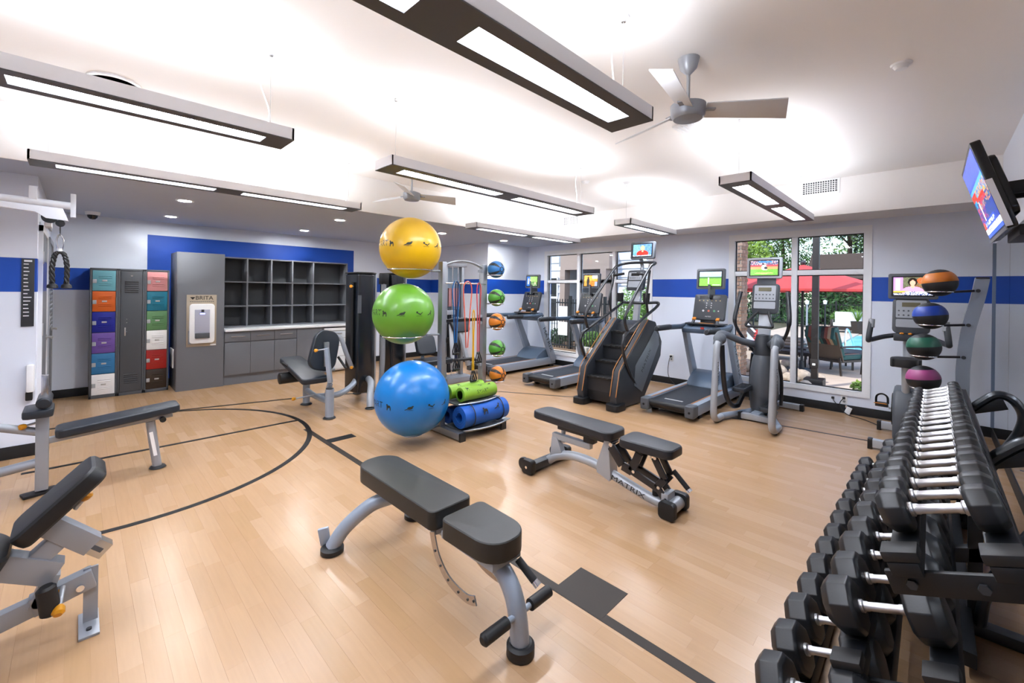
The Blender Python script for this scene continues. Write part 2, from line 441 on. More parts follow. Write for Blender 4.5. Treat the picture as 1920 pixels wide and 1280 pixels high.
# doors in the partition wall
M_DOOR = wall_mat('grey door paint with blue band', None, '#6d7076', '#0a2a78')
M_JAMB = mat('white jamb', '#e2e5ea', .5)
def door(n, y0, y1, louver):
    d = struct('door_%d' % n, MB().bb((XD-.01, y0, .01), (XD+.02, y1, 2.1)), M_DOOR, smooth=False)
    j = MB()
    j.bb((XD-.01, y0-.06, 0), (XD+.03, y0, 2.16)); j.bb((XD-.01, y1, 0), (XD+.03, y1+.06, 2.16)); j.bb((XD-.01, y0-.06, 2.1), (XD+.03, y1+.06, 2.16))
    obj('jamb', j, M_JAMB if not louver else M_SILVER2, d, smooth=False)
    h = obj('handle', MB().cyl((XD+.02, y1-.09, 1.0), (XD+.075, y1-.09, 1.0), .011).cyl((XD+.07, y1-.09, 1.0), (XD+.07, y1-.22, 1.0), .010), M_BRUSH, d)
    obj('rose', MB().cyl((XD+.02, y1-.09, 1.0), (XD+.03, y1-.09, 1.0), .03), M_BRUSH, h)
    for z in (.3, 1.15, 1.85): obj('hinge', MB().bb((XD+.018, y0-.03, z-.06), (XD+.036, y0+.03, z+.06)), M_BRUSH, d, bevel=.003)
    if louver:
        for k in range(16): obj('slat', MB().box((XD+.024, (y0+y1)/2, 1.05+k*.055), (.012, (y1-y0)*.7, .03), Matrix.Rotation(.5, 3, 'Y')), M_SILVER2, d, smooth=False)
    return d
door(1, 6.16, 7.16, False)
door(2, 7.62, 8.5, True)
clo = thing('door_closer', 'white door closer box above the plain grey door', 'door closer', (XD, 6.35, 2.16))
obj('body', MB().bb((.03, -.12, 0), (.08, .14, .07)), M_WHT, clo, bevel=.01)
obj('arm', MB().bar((.06, 0, .0), (.06, .35, -.0), .02, .012), M_BRUSH, clo)
# ---------------------------------------------------------------- pendant lights, downlights, fans and ceiling fittings
E_DOWN = emis('pendant diffuser', '#eaf1ff', PEND_DOWN); E_UP = emis('pendant uplight', '#f6f8ff', PEND_UP)
def pendant(x0, x1, y, label, npan=2):
    L = x1-x0; z0 = 2.5; H = .075; W = .25
    t = thing('pendant_light', label, 'pendant light', ((x0+x1)/2, y, z0), 0, 'long pendant light fixtures')
    b = MB()
    b.bb((-L/2, -W/2, .004), (L/2, -W/2+.012, H)); b.bb((-L/2, W/2-.012, .004), (L/2, W/2, H)); b.bb((-L/2, -W/2, .004), (-L/2+.012, W/2, H)); b.bb((L/2-.012, -W/2, .004), (L/2, W/2, H))
    obj('housing', b, M_LIGHTB, t, smooth=False)
    g = .14; m = .22; pw = (L-2*g-(npan-1)*m)/npan; u = MB()
    hw = .062
    u.bb((-L/2, -W/2, 0), (L/2, -hw, .006)); u.bb((-L/2, hw, 0), (L/2, W/2, .006))
    xs = [-L/2]
    for k in range(npan): a = -L/2+g+k*(pw+m); xs += [a, a+pw]
    xs.append(L/2)
    for k in range(0, len(xs), 2): u.bb((xs[k], -hw, 0), (xs[k+1], hw, .006))
    obj('underside', u, M_LIGHTU, t, smooth=False)
    for k in range(npan):
        a = -L/2+g+k*(pw+m)
        d = obj('diffuser', MB().bb((a+.02, -hw+.018, .03), (a+pw-.02, hw-.018, .034)), E_DOWN, t, smooth=False)
        r = MB(); A = [(a, -hw, .006), (a+pw, -hw, .006), (a+pw, hw, .006), (a, hw, .006)]; B = [(a+.02, -hw+.018, .034), (a+pw-.02, -hw+.018, .034), (a+pw-.02, hw-.018, .034), (a+.02, hw-.018, .034)]
        for i in range(4): r.quad(A[i], A[(i+1) % 4], B[(i+1) % 4], B[i])
        obj('reflector', r, M_WHT, d, smooth=False)
    obj('uplight', MB().bb((-L/2+.02, -W/2+.03, H-.012), (L/2-.02, W/2-.03, H-.008)), E_UP, t, smooth=False)
    for s in (-1, 1):
        x = s*(L/2-.1)
        c = obj('cable', MB().cyl((x, 0, H-.02), (x, 0, ZC-z0), .0016, n=6), M_BRUSH, t)
        obj('cable_anchor', MB().lathe([(.012, -.02), (.012, 0)], (x, 0, ZC-z0), n=12), M_BRUSH, c)
    x = -(L/2-.12) if x0 > -1 and x1 < 6 else (L/2-.12)
    x = L/2-.12
    c = obj('power_cord', MB().tube(smoothline([(x, .05, H-.01), (x+.03, .06, .2), (x-.03, .04, .38), (x, .02, ZC-z0-.01)]), .004, 8), M_WHT, t)
    obj('canopy', MB().lathe([(.06, -.012), (.06, 0)], (x, .02, ZC-z0), n=24), M_WHT, c)
    return t
pendant(-1.62, .93, 2.95, 'long dark pendant light hung by a round white ceiling speaker')
pendant(-.27, 2.28, 4.82, 'long pendant light hung along the dropped ceiling edge in front of the lockers')
pendant(-.42, 2.13, 1.19, 'long dark pendant light beside the three-blade ceiling fan, hub between two fixtures')
pendant(1.60, 4.22, 2.95, 'long pendant light above the yellow exercise ball and rolled mats')
pendant(4.02, 6.58, 4.82, 'long pendant light above the row of medicine balls and treadmills')
pendant(5.12, 6.55, 2.98, 'short pendant light above the stair climber', 1)
pendant(3.78, 6.32, 1.17, 'long pendant light near the square grille over the elliptical trainer')
# recessed downlights in the dropped ceiling
E_DL = emis('downlight lens', '#ffffff', DOWNLIGHT)
for i, (x, y) in enumerate(((.87, 6.27), (.93, 7.85), (2.69, 6.22), (2.77, 7.85), (4.53, 6.22), (6.0, 6.16))):
    lab = ['in front of the coloured lockers', 'over the coloured lockers by the wall', 'in front of the grey cubby shelves', 'over the grey cubby shelves by the wall', 'over the alcove behind the yellow ball', 'beside the corner with the treadmill'][i]
    t = thing('recessed_downlight', 'small round white recessed downlight '+lab, 'downlight', (x, y, ZL), 0, 'recessed downlights')
    obj('trim_ring', MB().lathe([(.062, -.001), (.062, -.006), (.085, -.008), (.09, 0)], n=28), M_WHT, t)
    obj('lens', MB().lathe([(0, -.003), (.062, -.003)], n=24), E_DL, t)
# ceiling fans
def fan(loc, hz, rot, R, label):
    t = thing('ceiling_fan', label, 'ceiling fan', loc, 0, 'three-blade ceiling fans')
    top = ZC-loc[2]
    obj('canopy', MB().lathe([(.012, top-.1), (.05, top-.06), (.065, top)], n=24), M_SILVER, t)
    obj('downrod', MB().cyl((0, 0, .03), (0, 0, top-.08), .011), M_SILVER, t)
    obj('motor', MB().lathe([(0, -.06), (.085, -.055), (.1, -.035), (.105, .03), (.06, .05), (0, .055)], n=32), M_SILVER2, t)
    for k in range(3):
        a = rot+k*2*PI/3; c, s = math.cos(a), math.sin(a); w0, w1 = .075, .07
        d = Vector((c, s, 0)); n = Vector((-s, c, 0)); tl = Vector((0, 0, -.032))
        b = MB(); P = [d*.10-n*w0*.7-tl*.7, d*.10+n*w0*.7+tl*.7, d*R+n*w1+tl, d*(R-.06)-n*w1-tl]
        b.prism(P, (0, 0, -.004), (0, 0, .008))
        bl = obj('blade', b, mat('fan blade silver', '#dfe2e7', .4), t, bevel=.002)
        obj('blade_bracket', MB().bar(d*.06, d*.16, .05, .01), M_SILVER2, bl)
    return t
fan((2.66, 1.10, 2.73), 0, -.88, .62, 'silver three-blade ceiling fan next to the ceiling diffuser')
fan((2.82, 4.5, 2.72), 0, -.27, .6, 'silver three-blade ceiling fan above the dropped ceiling edge by the yellow ball')
# ceiling fittings
t = thing('ceiling_speaker', 'round white flush ceiling speaker above a pendant light', 'speaker', (.17, 4.2, ZC))
obj('rim', MB().lathe([(.12, -.002), (.13, -.016), (.15, -.012), (.15, 0)], n=36), M_WHT, t); obj('grille', MB().lathe([(0, -.008), (.12, -.008)], n=36), M_CEIL, t)
t = thing('ceiling_diffuser', 'small white rectangular ceiling air diffuser next to the silver fan', 'air vent', (3.78, 1.56, ZC))
obj('frame', MB().bb((-.15, -.08, -.02), (.15, .08, 0)), M_WHT, t, bevel=.008)
for k in range(3): obj('slat', MB().box((0, -.04+k*.04, -.024), (.26, .025, .006), Matrix.Rotation(.4, 3, 'X')), M_WHT, t)
for (u, v), lab in (((1098, 340), 'white smoke detector on the ceiling over the exercise ball stand'), ((1175, 342), 'white smoke detector on the ceiling near the short pendant light'), ((1690, 120), 'white smoke detector on the ceiling above the wall television')):
    p = PZ(u, v, ZC); t = thing('smoke_detector', lab, 'smoke detector', p)
    obj('base', MB().lathe([(.05, -.012), (.055, 0)], n=24), M_WHT, t); obj('cover', MB().lathe([(0, -.035), (.03, -.033), (.042, -.012)], n=24), M_WHT, t)
t = thing('security_camera', 'white dome security camera with dark glass on the low ceiling', 'camera', (.13, 8.25, ZL))
obj('housing', MB().lathe([(.055, -.045), (.075, -.04), (.08, 0)], n=28), M_WHT, t); obj('dome', MB().lathe([(0, -.105), (.03, -.098), (.05, -.075), (.056, -.045)], n=28), M_BLACKG, t)
# wall grilles on the window soffit
for (y0, y1, z0, z1, nx, nz, lab) in ((.86, 1.22, 2.90, 3.045, 14, 6, 'white wall grille on the soffit above the pool window'), (4.80, 5.13, 2.89, 3.03, 12, 5, 'white wall grille on the soffit above the stair climber')):
    t = thing('air_grille', lab, 'air vent', (XS, (y0+y1)/2, (z0+z1)/2-.01)); w, h = y1-y0, z1-z0
    f = MB()
    for a, b in (((-.012, -w/2-.025, -h/2-.025), (0, w/2+.025, -h/2)), ((-.012, -w/2-.025, h/2), (0, w/2+.025, h/2+.02)), ((-.012, -w/2-.025, -h/2), (0, -w/2, h/2)), ((-.012, w/2, -h/2), (0, w/2+.025, h/2))): f.bb(a, b)
    obj('frame', f, M_WHT, t, smooth=False)
    obj('backing', MB().bb((-.003, -w/2, -h/2), (-.001, w/2, h/2)), M_DKGREY, t, smooth=False)
    for k in range(1, nx): obj('slat', MB().bb((-.010, -w/2+k*w/nx-.004, -h/2), (-.003, -w/2+k*w/nx+.004, h/2)), M_WHT, t, smooth=False)
    for k in range(1, nz): obj('bar', MB().bb((-.009, -w/2, -h/2+k*h/nz-.004), (-.002, w/2, -h/2+k*h/nz+.004)), M_WHT, t, smooth=False)
# ---------------------------------------------------------------- lockers, cabinets, water station on the back wall
def locker(x0, cols, label):
    W, D, H = .288, .36, 1.83; yf = 8.33
    t = thing('locker', label, 'locker', (x0+W/2, yf+D/2, 0), 0, 'row of metal lockers')
    fy = -D/2
    b = MB(); b.bb((-W/2, fy+.02, 0), (W/2, D/2, H)); obj('body', b, M_LOCKD, t, bevel=.004)
    f = MB(); e = .022
    f.bb((-W/2, fy, 0), (-W/2+e, fy+.02, H)); f.bb((W/2-e, fy, 0), (W/2, fy+.02, H)); f.bb((-W/2, fy, 0), (W/2, fy+.02, .045)); f.bb((-W/2, fy, H-.03), (W/2, fy+.02, H))
    obj('face_frame', f, M_LOCK, t, bevel=.003)
    n = len(cols); hh = (H-.075)/n
    for i, c in enumerate(cols):
        z0 = H-.03-(i+1)*hh; dw = W-2*e
        m = mat('locker door '+c, c, .38, spec=.5)
        d = obj('door', MB().bb((-dw/2+.003, fy-.006, z0+.004), (dw/2-.003, fy+.014, z0+hh-.004)), m, t, bevel=.004, label=('grey full-height locker door' if n == 1 else None))
        if n > 1:
            for k, zz in enumerate((.28, .36, .64, .72)):
                obj('louver', MB().box((.01, fy-.007, z0+hh*zz), (dw*.55, .008, .010), Matrix.Rotation(.5, 3, 'X')), m, d, bevel=.002)
            obj('number_plate', MB().bb((-.022, fy-.009, z0+hh*.5-.011), (.03, fy-.005, z0+hh*.5+.011)), M_BRUSH, d, bevel=.001)
            la = obj('latch', MB().bb((-dw/2+.004, fy-.014, z0+hh*.46-.026), (-dw/2+.045, fy-.005, z0+hh*.46+.03)), M_SILVER, d, bevel=.004)
            obj('hinge', MB().cyl((dw/2+.002, fy-.004, z0+hh*.3), (dw/2+.002, fy-.004, z0+hh*.7), .005, n=8), M_LOCK, d)
        else:
            for zz in (.18, .21, .24, .27, .30, 1.50, 1.53, 1.56, 1.59, 1.62, 1.65):
                obj('louver', MB().box((.0, fy-.007, z0+zz-.05), (dw*.62, .012, .012), Matrix.Rotation(.55, 3, 'X')), M_LOCKD, d, bevel=.002)
            obj('handle', MB().bb((-.075, fy-.018, .86), (-.06, fy-.005, .98)), M_BRUSH, d, bevel=.003)
            obj('vent_plate', MB().bb((-.012, fy-.008, 1.72), (.012, fy-.005, 1.74)), M_BRUSH, d)
            for zz in (.92, 1.05, 1.10): obj('rivet', MB().sphere((-.05, fy-.006, zz), .005, 8, 6), M_BRUSH, d)
    return t
locker(.115, ['#76bccb', '#ee6f22', '#0a1fa6', '#7a58b6', '#3287c2', '#f0f0f2'], 'grey locker tier with six doors from pale teal and orange to white')
locker(.405, ['#565a61'], 'plain grey single-door locker standing between the coloured tiers')
locker(.695, ['#efa3a4', '#0d84a2', '#6ea26c', '#f1f1f1', '#bd1f19', '#3a2a1d'], 'grey locker tier with six doors from pink and teal to brown')
# tall panel cabinet
def cab(name, label, a, b, m=M_CAB, cat='cabinet'):
    c = thing(name, label, cat, ((a[0]+b[0])/2, (a[1]+b[1])/2, a[2])); return c
t = thing('tall_cabinet', 'tall flat grey cabinet panel carrying the water dispenser', 'cabinet', (1.345, 8.39, 0))
obj('carcass', MB().bb((1.04, 8.10, 0), (1.65, 8.70, 2.11)), M_CAB, t, world=True, bevel=.003)
obj('front_panel', MB().bb((1.045, 8.08, .0), (1.645, 8.10, 2.105)), M_CAB, t, world=True, bevel=.002)
obj('access_plate', MB().bb((1.025, 8.3, .33), (1.04, 8.6, .62)), M_WHT, t, world=True, bevel=.003)
# water dispenser set in the panel
t = thing('water_dispenser', 'white bottle filling water dispenser on a beige plate', 'water dispenser', (1.345, 8.08, .88))
A = PY(350, 552.5, 8.078); B = PY(405, 647, 8.078)
x0, x1, z0, z1 = A.x, B.x, B.z, A.z
cx_ = (x0+x1)/2; W_ = x1-x0; H_ = z1-z0
obj('back_plate', MB().bb((x0, 8.07, z0), (x1, 8.08, z1)), mat('beige plate', '#c8b9a4', .5), t, world=True, bevel=.001)
b = MB(); pz = z0+.05; ph = H_*.76
pts = rrect(W_*.84, ph, .045)
b.prism([(p[0]+cx_, 8.02, p[1]+pz+ph/2) for p in pts], (0, 0, 0), (0, .05, 0))
hs = obj('housing', b, M_WHT, t, world=True, bevel=.012)
al = obj('alcove', MB().bb((cx_-W_*.25, 8.012, pz+.09), (cx_+W_*.25, 8.03, pz+ph*.86)), mat('dispenser alcove', '#cfd2e6', .3), t, world=True, bevel=.006)
obj('drip_tray', MB().bb((cx_-W_*.24, 7.99, pz+.08), (cx_+W_*.24, 8.02, pz+.16)), M_GREY, al, world=True, bevel=.004)
obj('nozzle', MB().cyl((cx_, 8.0, pz+ph*.80), (cx_, 8.0, pz+ph*.86), .018), M_DKGREY, al, world=True)
obj('sensor_light', MB().bb((cx_-.03, 8.006, pz+ph*.74), (cx_+.03, 8.012, pz+ph*.77)), emis('sensor glow', '#8890ff', 2), al, world=True)
obj('bottle_ledge', MB().bb((x0+.02, 8.03, pz-.005), (x0+W_*.3, 8.06, pz+.2)), M_LTGREY, t, world=True, bevel=.006)
RXZ = frame((1, 0, 0), (0, 0, 1))
text('lettering', 'BRITA', .085, M_INK, t, (cx_+.03, 8.068, z1-.05), RXZ, world=True)
for k in range(12): obj('fine_print', MB().bb((cx_-.15+k*.026, 8.0685, z1-.109), (cx_-.132+k*.026, 8.07, z1-.100)), M_GREY, t, world=True, smooth=False)
obj('emblem', MB().prism([(cx_-.15, 8.068, z1-.035), (cx_-.085, 8.068, z1-.035), (cx_-.1175, 8.068, z1-.075)], (0, 0, 0), (0, -.0008, 0)), M_INK, t, world=True)
obj('nameplate', MB().bb((x1-.08, 8.066, z0+.005), (x1-.005, 8.07, z0+.028)), M_WHT, t, world=True)
# cubby shelving
XV = [1.665, 2.035, 2.41, 2.76, 3.13, 3.78]
t = thing('cubby_shelf', 'grey open cubby shelving with fifteen empty compartments', 'shelf', (2.72, 8.54, .90))
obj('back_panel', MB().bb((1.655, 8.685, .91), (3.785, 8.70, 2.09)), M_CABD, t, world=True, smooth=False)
for i, x in enumerate(XV): obj('divider', MB().bb((x-.012 if 0 < i < 5 else x-.012, 8.37, .91), (x+.012, 8.69, 2.09)), M_CAB, t, world=True, bevel=.001)
for z in (.92, 1.265, 1.675, 2.08):
    for i in range(5): obj('shelf_board', MB().bb((XV[i]+.012, 8.375, z-.01), (XV[i+1]-.012, 8.69, z+.01)), M_CAB, t, world=True, smooth=False)
# worktop
w_ = obj('worktop', MB().bb((1.655, 8.03, .87), (3.95, 8.70, .905)), mat('white laminate', '#e8eaee', .3), bevel=.004)
tag(w_, 'white laminate worktop running under the grey cubby shelving', 'worktop')
# base cabinets
XD_ = [1.655, 2.02, 2.385, 2.745]
for i in range(3):
    a, b_ = XD_[i], XD_[i+1]
    t = thing('base_cabinet', 'grey base cabinet with drawer and door, '+['next to the tall water panel', 'second from the water panel', 'third from the water panel'][i], 'cabinet', ((a+b_)/2, 8.39, 0), 0, 'grey base cabinets')
    obj('carcass', MB().bb((a, 8.10, .14), (b_, 8.69, .868)), M_CAB, t, world=True, smooth=False)
    obj('toe_kick', MB().bb((a, 8.125, 0), (b_, 8.15, .15)), M_CAB, t, world=True, smooth=False)
    d = obj('drawer', MB().bb((a+.003, 8.078, .70), (b_-.003, 8.098, .862)), M_CAB, t, world=True, bevel=.002)
    h = MB(); hx = (a+b_)/2
    h.cyl((hx-.1, 8.05, .785), (hx+.1, 8.05, .785), .006, n=10); h.cyl((hx-.085, 8.05, .785), (hx-.085, 8.08, .785), .005, n=8); h.cyl((hx+.085, 8.05, .785), (hx+.085, 8.08, .785), .005, n=8)
    obj('handle', h, M_CHROME, d, world=True)
    obj('door', MB().bb((a+.003, 8.078, .165), (b_-.003, 8.098, .685)), M_CAB, t, world=True, bevel=.002)
t = thing('base_cabinet', 'grey base cabinet with one plain door behind the leg extension seat', 'cabinet', (2.97, 8.39, 0), 0, 'grey base cabinets')
obj('carcass', MB().bb((2.745, 8.10, .14), (3.2, 8.69, .868)), M_CAB, t, world=True, smooth=False)
obj('toe_kick', MB().bb((2.745, 8.125, 0), (3.2, 8.15, .15)), M_CAB, t, world=True, smooth=False)
obj('door', MB().bb((2.75, 8.078, .165), (3.197, 8.098, .862)), M_CAB, t, world=True, bevel=.002)
t = thing('mini_fridge', 'white under-counter fridge at the end of the grey cabinets', 'fridge', (3.5, 8.38, 0))
obj('body', MB().bb((3.22, 8.12, .02), (3.76, 8.68, .84)), M_WHT, t, world=True, bevel=.01)
d = obj('door', MB().bb((3.22, 8.06, .06), (3.76, 8.115, .78)), mat('fridge door white', '#dfe6ec', .3), t, world=True, bevel=.012)
obj('handle', MB().bb((3.25, 8.035, .72), (3.55, 8.06, .745)), M_BRUSH, d, world=True, bevel=.004)
for z in (.3, .5, .64): obj('seam', MB().bb((3.225, 8.056, z), (3.755, 8.06, z+.006)), M_LTGREY, d, world=True, smooth=False)
obj('control_strip', MB().bb((3.22, 8.05, .79), (3.76, 8.115, .84)), M_WHT, t, world=True, bevel=.006)
for x in (3.27, 3.71): obj('foot', MB().cyl((x, 8.2, 0), (x, 8.2, .03), .02), M_BLACK, t, world=True)
# exit sign
t = thing('exit_sign', 'white exit sign with red letters hanging in the alcove', 'sign', (4.75, 6.85, 2.52))
obj('bracket', MB().cyl((0, 0, .0), (0, 0, .075), .012), M_WHT, t); obj('plate', MB().bb((-.17, -.02, -.19), (.17, .02, 0)), M_WHT, t, bevel=.006)
text('lettering', 'EXIT', .17, emis('exit red', '#e0261c', 1.2), t, (0, -.022, -.095), RXZ)

# ---------------------------------------------------------------- weight machines by the cabinets
def foot_disc(t, p, r=.05):
    obj('foot', MB().lathe([(r*.8, 0), (r, .006), (r*.85, .02), (r*.5, .024)], p, n=20), M_BLACK, t, world=True)
def pad(t, name, c, dims, m=None, rot=None, r=.05, bev=.02, taper=1.0, r2=None):
    # dims (w along local x, l along local y, thickness z), rounded corners
    w_, l_, h_ = dims; b = MB(); P = []
    for x, y in rrect(w_, l_, min(r, w_/2-.001, l_/2-.001), 6, r2):
        k = 1-(1-taper)*(y/l_+.5); P.append(Vector((x*k, y, -h_/2)))
    Rm = rot if rot is not None else Matrix.Identity(3)
    b.prism([Rm @ p+Vector(c) for p in P], (0, 0, 0), Rm @ Vector((0, 0, h_)))
    return obj(name, b, m or M_VINYL, t, world=True, bevel=bev, seg=3)
def knob(t, a, b, name='pull_knob', m=None):
    a, b = Vector(a), Vector(b); d = (b-a).normalized()
    o = obj(name, MB().cyl(a, b, .009, n=12), M_SILVER, t, world=True)
    obj('grip', MB().loft([(b-d*.012, .012), (b, .02), (b+d*.02, .022), (b+d*.03, .014)], 16), m or M_YEL, o, world=True); return o
def tower(t, c, w, d, h, rz):
    Rm = Matrix.Rotation(rz, 3, 'Z'); c = Vector(c)
    P = [(-w/2, -d/2), (-w*.2, -d*.56), (w*.2, -d*.6), (w/2, -d*.42), (w/2, d*.42), (-w/2, d*.42)]
    b = MB(); b.prism([Rm @ Vector((x, y, 0))+c for x, y in P], (0, 0, .14), (0, 0, h-.14))
    s = obj('stack_shroud', b, mat('black blue shroud', '#1a2027', .22, spec=.6), t, world=True, bevel=.03, seg=3)
    e = MB(); e.bar(c+Rm @ Vector((w/2+.012, 0, .12)), c+Rm @ Vector((w/2+.012, 0, h+.02)), .03, d*.8, up=Rm @ Vector((0, 1, 0)))
    obj('upright', e, M_SILVER2, t, world=True, bevel=.008)
    obj('top_cap', MB().prism([Rm @ Vector((x*1.03, y*1.03, 0))+c for x, y in P], (0, 0, h), (0, 0, .02)), M_BLACK, t, world=True, bevel=.006)
    return Rm
t = thing('leg_extension_machine', 'leg extension machine with dark seat and black weight stack shroud', 'gym machine', (2.45, 5.7, 0))
Rm = tower(t, (2.83, 5.82, 0), .30, .34, 1.80, .12)
obj('guide_slot', MB().bb((2.662, 5.70, .5), (2.672, 5.76, 1.68)), M_GAP, t, world=True)
obj('instruction_card', MB().bb((2.70, 5.628, 1.25), (2.79, 5.634, 1.5)), M_GREY, t, world=True)
knob(t, (2.66, 5.70, 1.62), (2.60, 5.62, 1.62)); knob(t, (2.67, 5.70, .52), (2.62, 5.62, .52))
obj('leg_post', MB().cyl((2.2, 6.08, .01), (2.2, 6.08, .52), .045), M_STEELB, t, world=True); foot_disc(t, (2.2, 6.08, 0), .075)
obj('leg_post', MB().cyl((2.17, 5.24, .01), (2.17, 5.24, .36), .05), M_STEELB, t, world=True); foot_disc(t, (2.17, 5.24, 0), .075)
obj('post_cap', MB().cyl((2.17, 5.24, .355), (2.17, 5.24, .37), .045), M_DKGREY, t, world=True)
obj('cross_tube', MB().tube(smoothline([(2.2, 6.05, .2), (2.16, 5.7, .2), (2.17, 5.28, .2)]), .035), M_STEELB, t, world=True)
obj('base_tube', MB().tube(smoothline([(2.17, 5.62, .2), (2.4, 5.55, .2), (2.6, 5.62, .25), (2.74, 5.72, .33)]), .038), M_STEELB, t, world=True)
obj('rear_leg', MB().tube(smoothline([(2.88, 5.7, .33), (2.84, 5.5, .3), (2.76, 5.36, .15), (2.73, 5.3, .02)]), .045), M_SILVER2, t, world=True); foot_disc(t, (2.73, 5.3, 0), .065)
obj('rear_leg', MB().tube(smoothline([(2.9, 5.95, .3), (2.95, 6.1, .15), (2.98, 6.2, .02)]), .045), M_SILVER2, t, world=True); foot_disc(t, (2.98, 6.2, 0), .065)
sr = Matrix.Rotation(.17, 3, 'X')
pad(t, 'seat', (2.03, 5.76, .545), (.32, .95, .07), M_VINYLB, sr, r=.06, taper=.85)
pad(t, 'backrest', (2.17, 5.42, .81), (.34, .50, .08), M_VINYLB, Matrix.Rotation(.25, 3, 'Y') @ Matrix.Rotation(PI/2-.12, 3, 'X'), r=.13, taper=.9)
obj('back_bracket', MB().bb((2.14, 5.34, .62), (2.2, 5.375, .92)), M_BRUSH, t, world=True, bevel=.004)
obj('seat_support', MB().bar((2.16, 5.33, .85), (2.2, 5.3, .42), .07, .05).bar((2.2, 5.3, .42), (2.2, 5.4, .24), .05, .05), M_STEELB, t, world=True, bevel=.006)
knob(t, (2.17, 5.33, .84), (2.02, 5.27, .84)); knob(t, (2.1, 5.55, .24), (1.86, 5.52, .24))
obj('ankle_roller', MB().loft([((1.82, 5.97, .42), .06), ((1.825, 5.97, .42), .072), ((2.17, 5.97, .42), .072), ((2.175, 5.97, .42), .06)], 24), M_BLACK, t, world=True)
obj('roller_arm', MB().cyl((2.0, 6.1, .42), (2.55, 6.0, .45), .03), M_SILVER2, t, world=True)
obj('side_handle', MB().cyl((1.86, 5.95, .62), (1.96, 5.75, .52), .016), M_BLACK, t, world=True)
obj('side_handle', MB().cyl((2.38, 5.5, .7), (2.44, 5.4, .56), .016), M_BLACK, t, world=True)
obj('lever_arm', MB().tube(smoothline([(2.3, 5.75, .92), (2.5, 5.75, .93), (2.58, 5.7, .7), (2.66, 5.7, .5)]), .03), M_SILVER2, t, world=True)
# second machine behind the balls
t = thing('chest_press_machine', 'chest press machine with dark pads behind the green exercise ball', 'gym machine', (3.75, 5.95, 0))
tower(t, (3.5, 6.1, 0), .30, .32, 1.82, .2)
obj('front_upright', MB().tube(smoothline([(3.28, 5.98, 1.8), (3.27, 5.97, .9), (3.25, 5.94, .45), (3.19, 5.9, .02)]), .05, sx=1.2, sy=.7), M_SILVER2, t, world=True); foot_disc(t, (3.19, 5.9, 0))
obj('upright_cap', MB().box((3.28, 5.98, 1.74), (.12, .1, .16)), M_BLACK, t, world=True, bevel=.01)
pad(t, 'seat', (3.95, 5.62, .46), (.55, .36, .08), M_VINYLB)
pad(t, 'backrest', (3.83, 5.66, .72), (.34, .30, .08), M_VINYLB, Matrix.Rotation(PI/2-.35, 3, 'X') , r=.07)
obj('seat_post', MB().cyl((3.95, 5.62, .0), (3.95, 5.62, .42), .04), M_SILVER2, t, world=True); foot_disc(t, (3.95, 5.62, 0), .08)
obj('back_post', MB().bar((3.83, 5.74, .38), (3.82, 5.72, .72), .05, .04), M_SILVER2, t, world=True)
obj('base_tube', MB().tube([(3.3, 5.95, .1), (3.6, 5.75, .1), (3.95, 5.62, .1)], .04), M_SILVER2, t, world=True)
# cable column in front of the alcove
t = thing('cable_machine', 'silver cable column machine with twin arms behind the ball stand', 'gym machine', (4.65, 5.95, 0))
for x in (4.46, 4.82): obj('upright', MB().bb((x-.03, 5.98, .02), (x+.03, 6.06, 2.02)), M_ALU, t, world=True, bevel=.006)
obj('crossbar', MB().bb((4.40, 5.96, 2.0), (4.90, 6.08, 2.06)), M_SILVER, t, world=True, bevel=.006)
obj('shroud', MB().bb((4.49, 6.03, .15), (4.79, 6.05, 1.98)), mat('frosted shroud', '#9fb2c4', .25), t, world=True)
obj('weight_stack', MB().bb((4.52, 5.99, .15), (4.76, 6.03, 1.25)), M_DKGREY, t, world=True, bevel=.004)
obj('stack_reflection', MB().bb((4.52, 5.985, 1.3), (4.76, 6.03, 1.62)), mat('salmon reflection', '#d79a9c', .4), t, world=True)  # pinkish reflection in the stack glass, painted as a flat salmon colour
for x in (4.58, 4.70): obj('guide_rod', MB().cyl((x, 5.97, .1), (x, 5.97, 2.0), .012), M_CHROME, t, world=True)
obj('base', MB().bb((4.36, 5.78, 0), (4.92, 6.12, .09)), M_SILVER2, t, world=True, bevel=.015)
obj('lever_arm', MB().bar((4.62, 5.9, 1.12), (4.70, 5.65, .3), .09, .05), M_SILVER, t, world=True, bevel=.01)
obj('lever_arm', MB().bar((4.5, 5.9, 1.0), (4.42, 5.72, .25), .07, .05), M_SILVER, t, world=True, bevel=.01)
pad(t, 'hip_pad', (4.66, 5.84, .98), (.34, .26, .06), M_VINYLB, Matrix.Rotation(PI/2-.4, 3, 'X'), r=.05, taper=1.3)
obj('carriage', MB().bb((4.44, 5.93, 1.16), (4.62, 5.99, 1.24)), M_SILVER2, t, world=True, bevel=.01)
obj('pulley', MB().cyl((4.5, 5.93, .72), (4.5, 5.96, .72), .055).cyl((4.58, 5.9, .6), (4.58, 5.93, .6), .06), M_BLACK, t, world=True)
obj('thigh_bar', MB().cyl((4.38, 5.68, .42), (4.78, 5.6, .42), .025), M_BLACK, t, world=True)
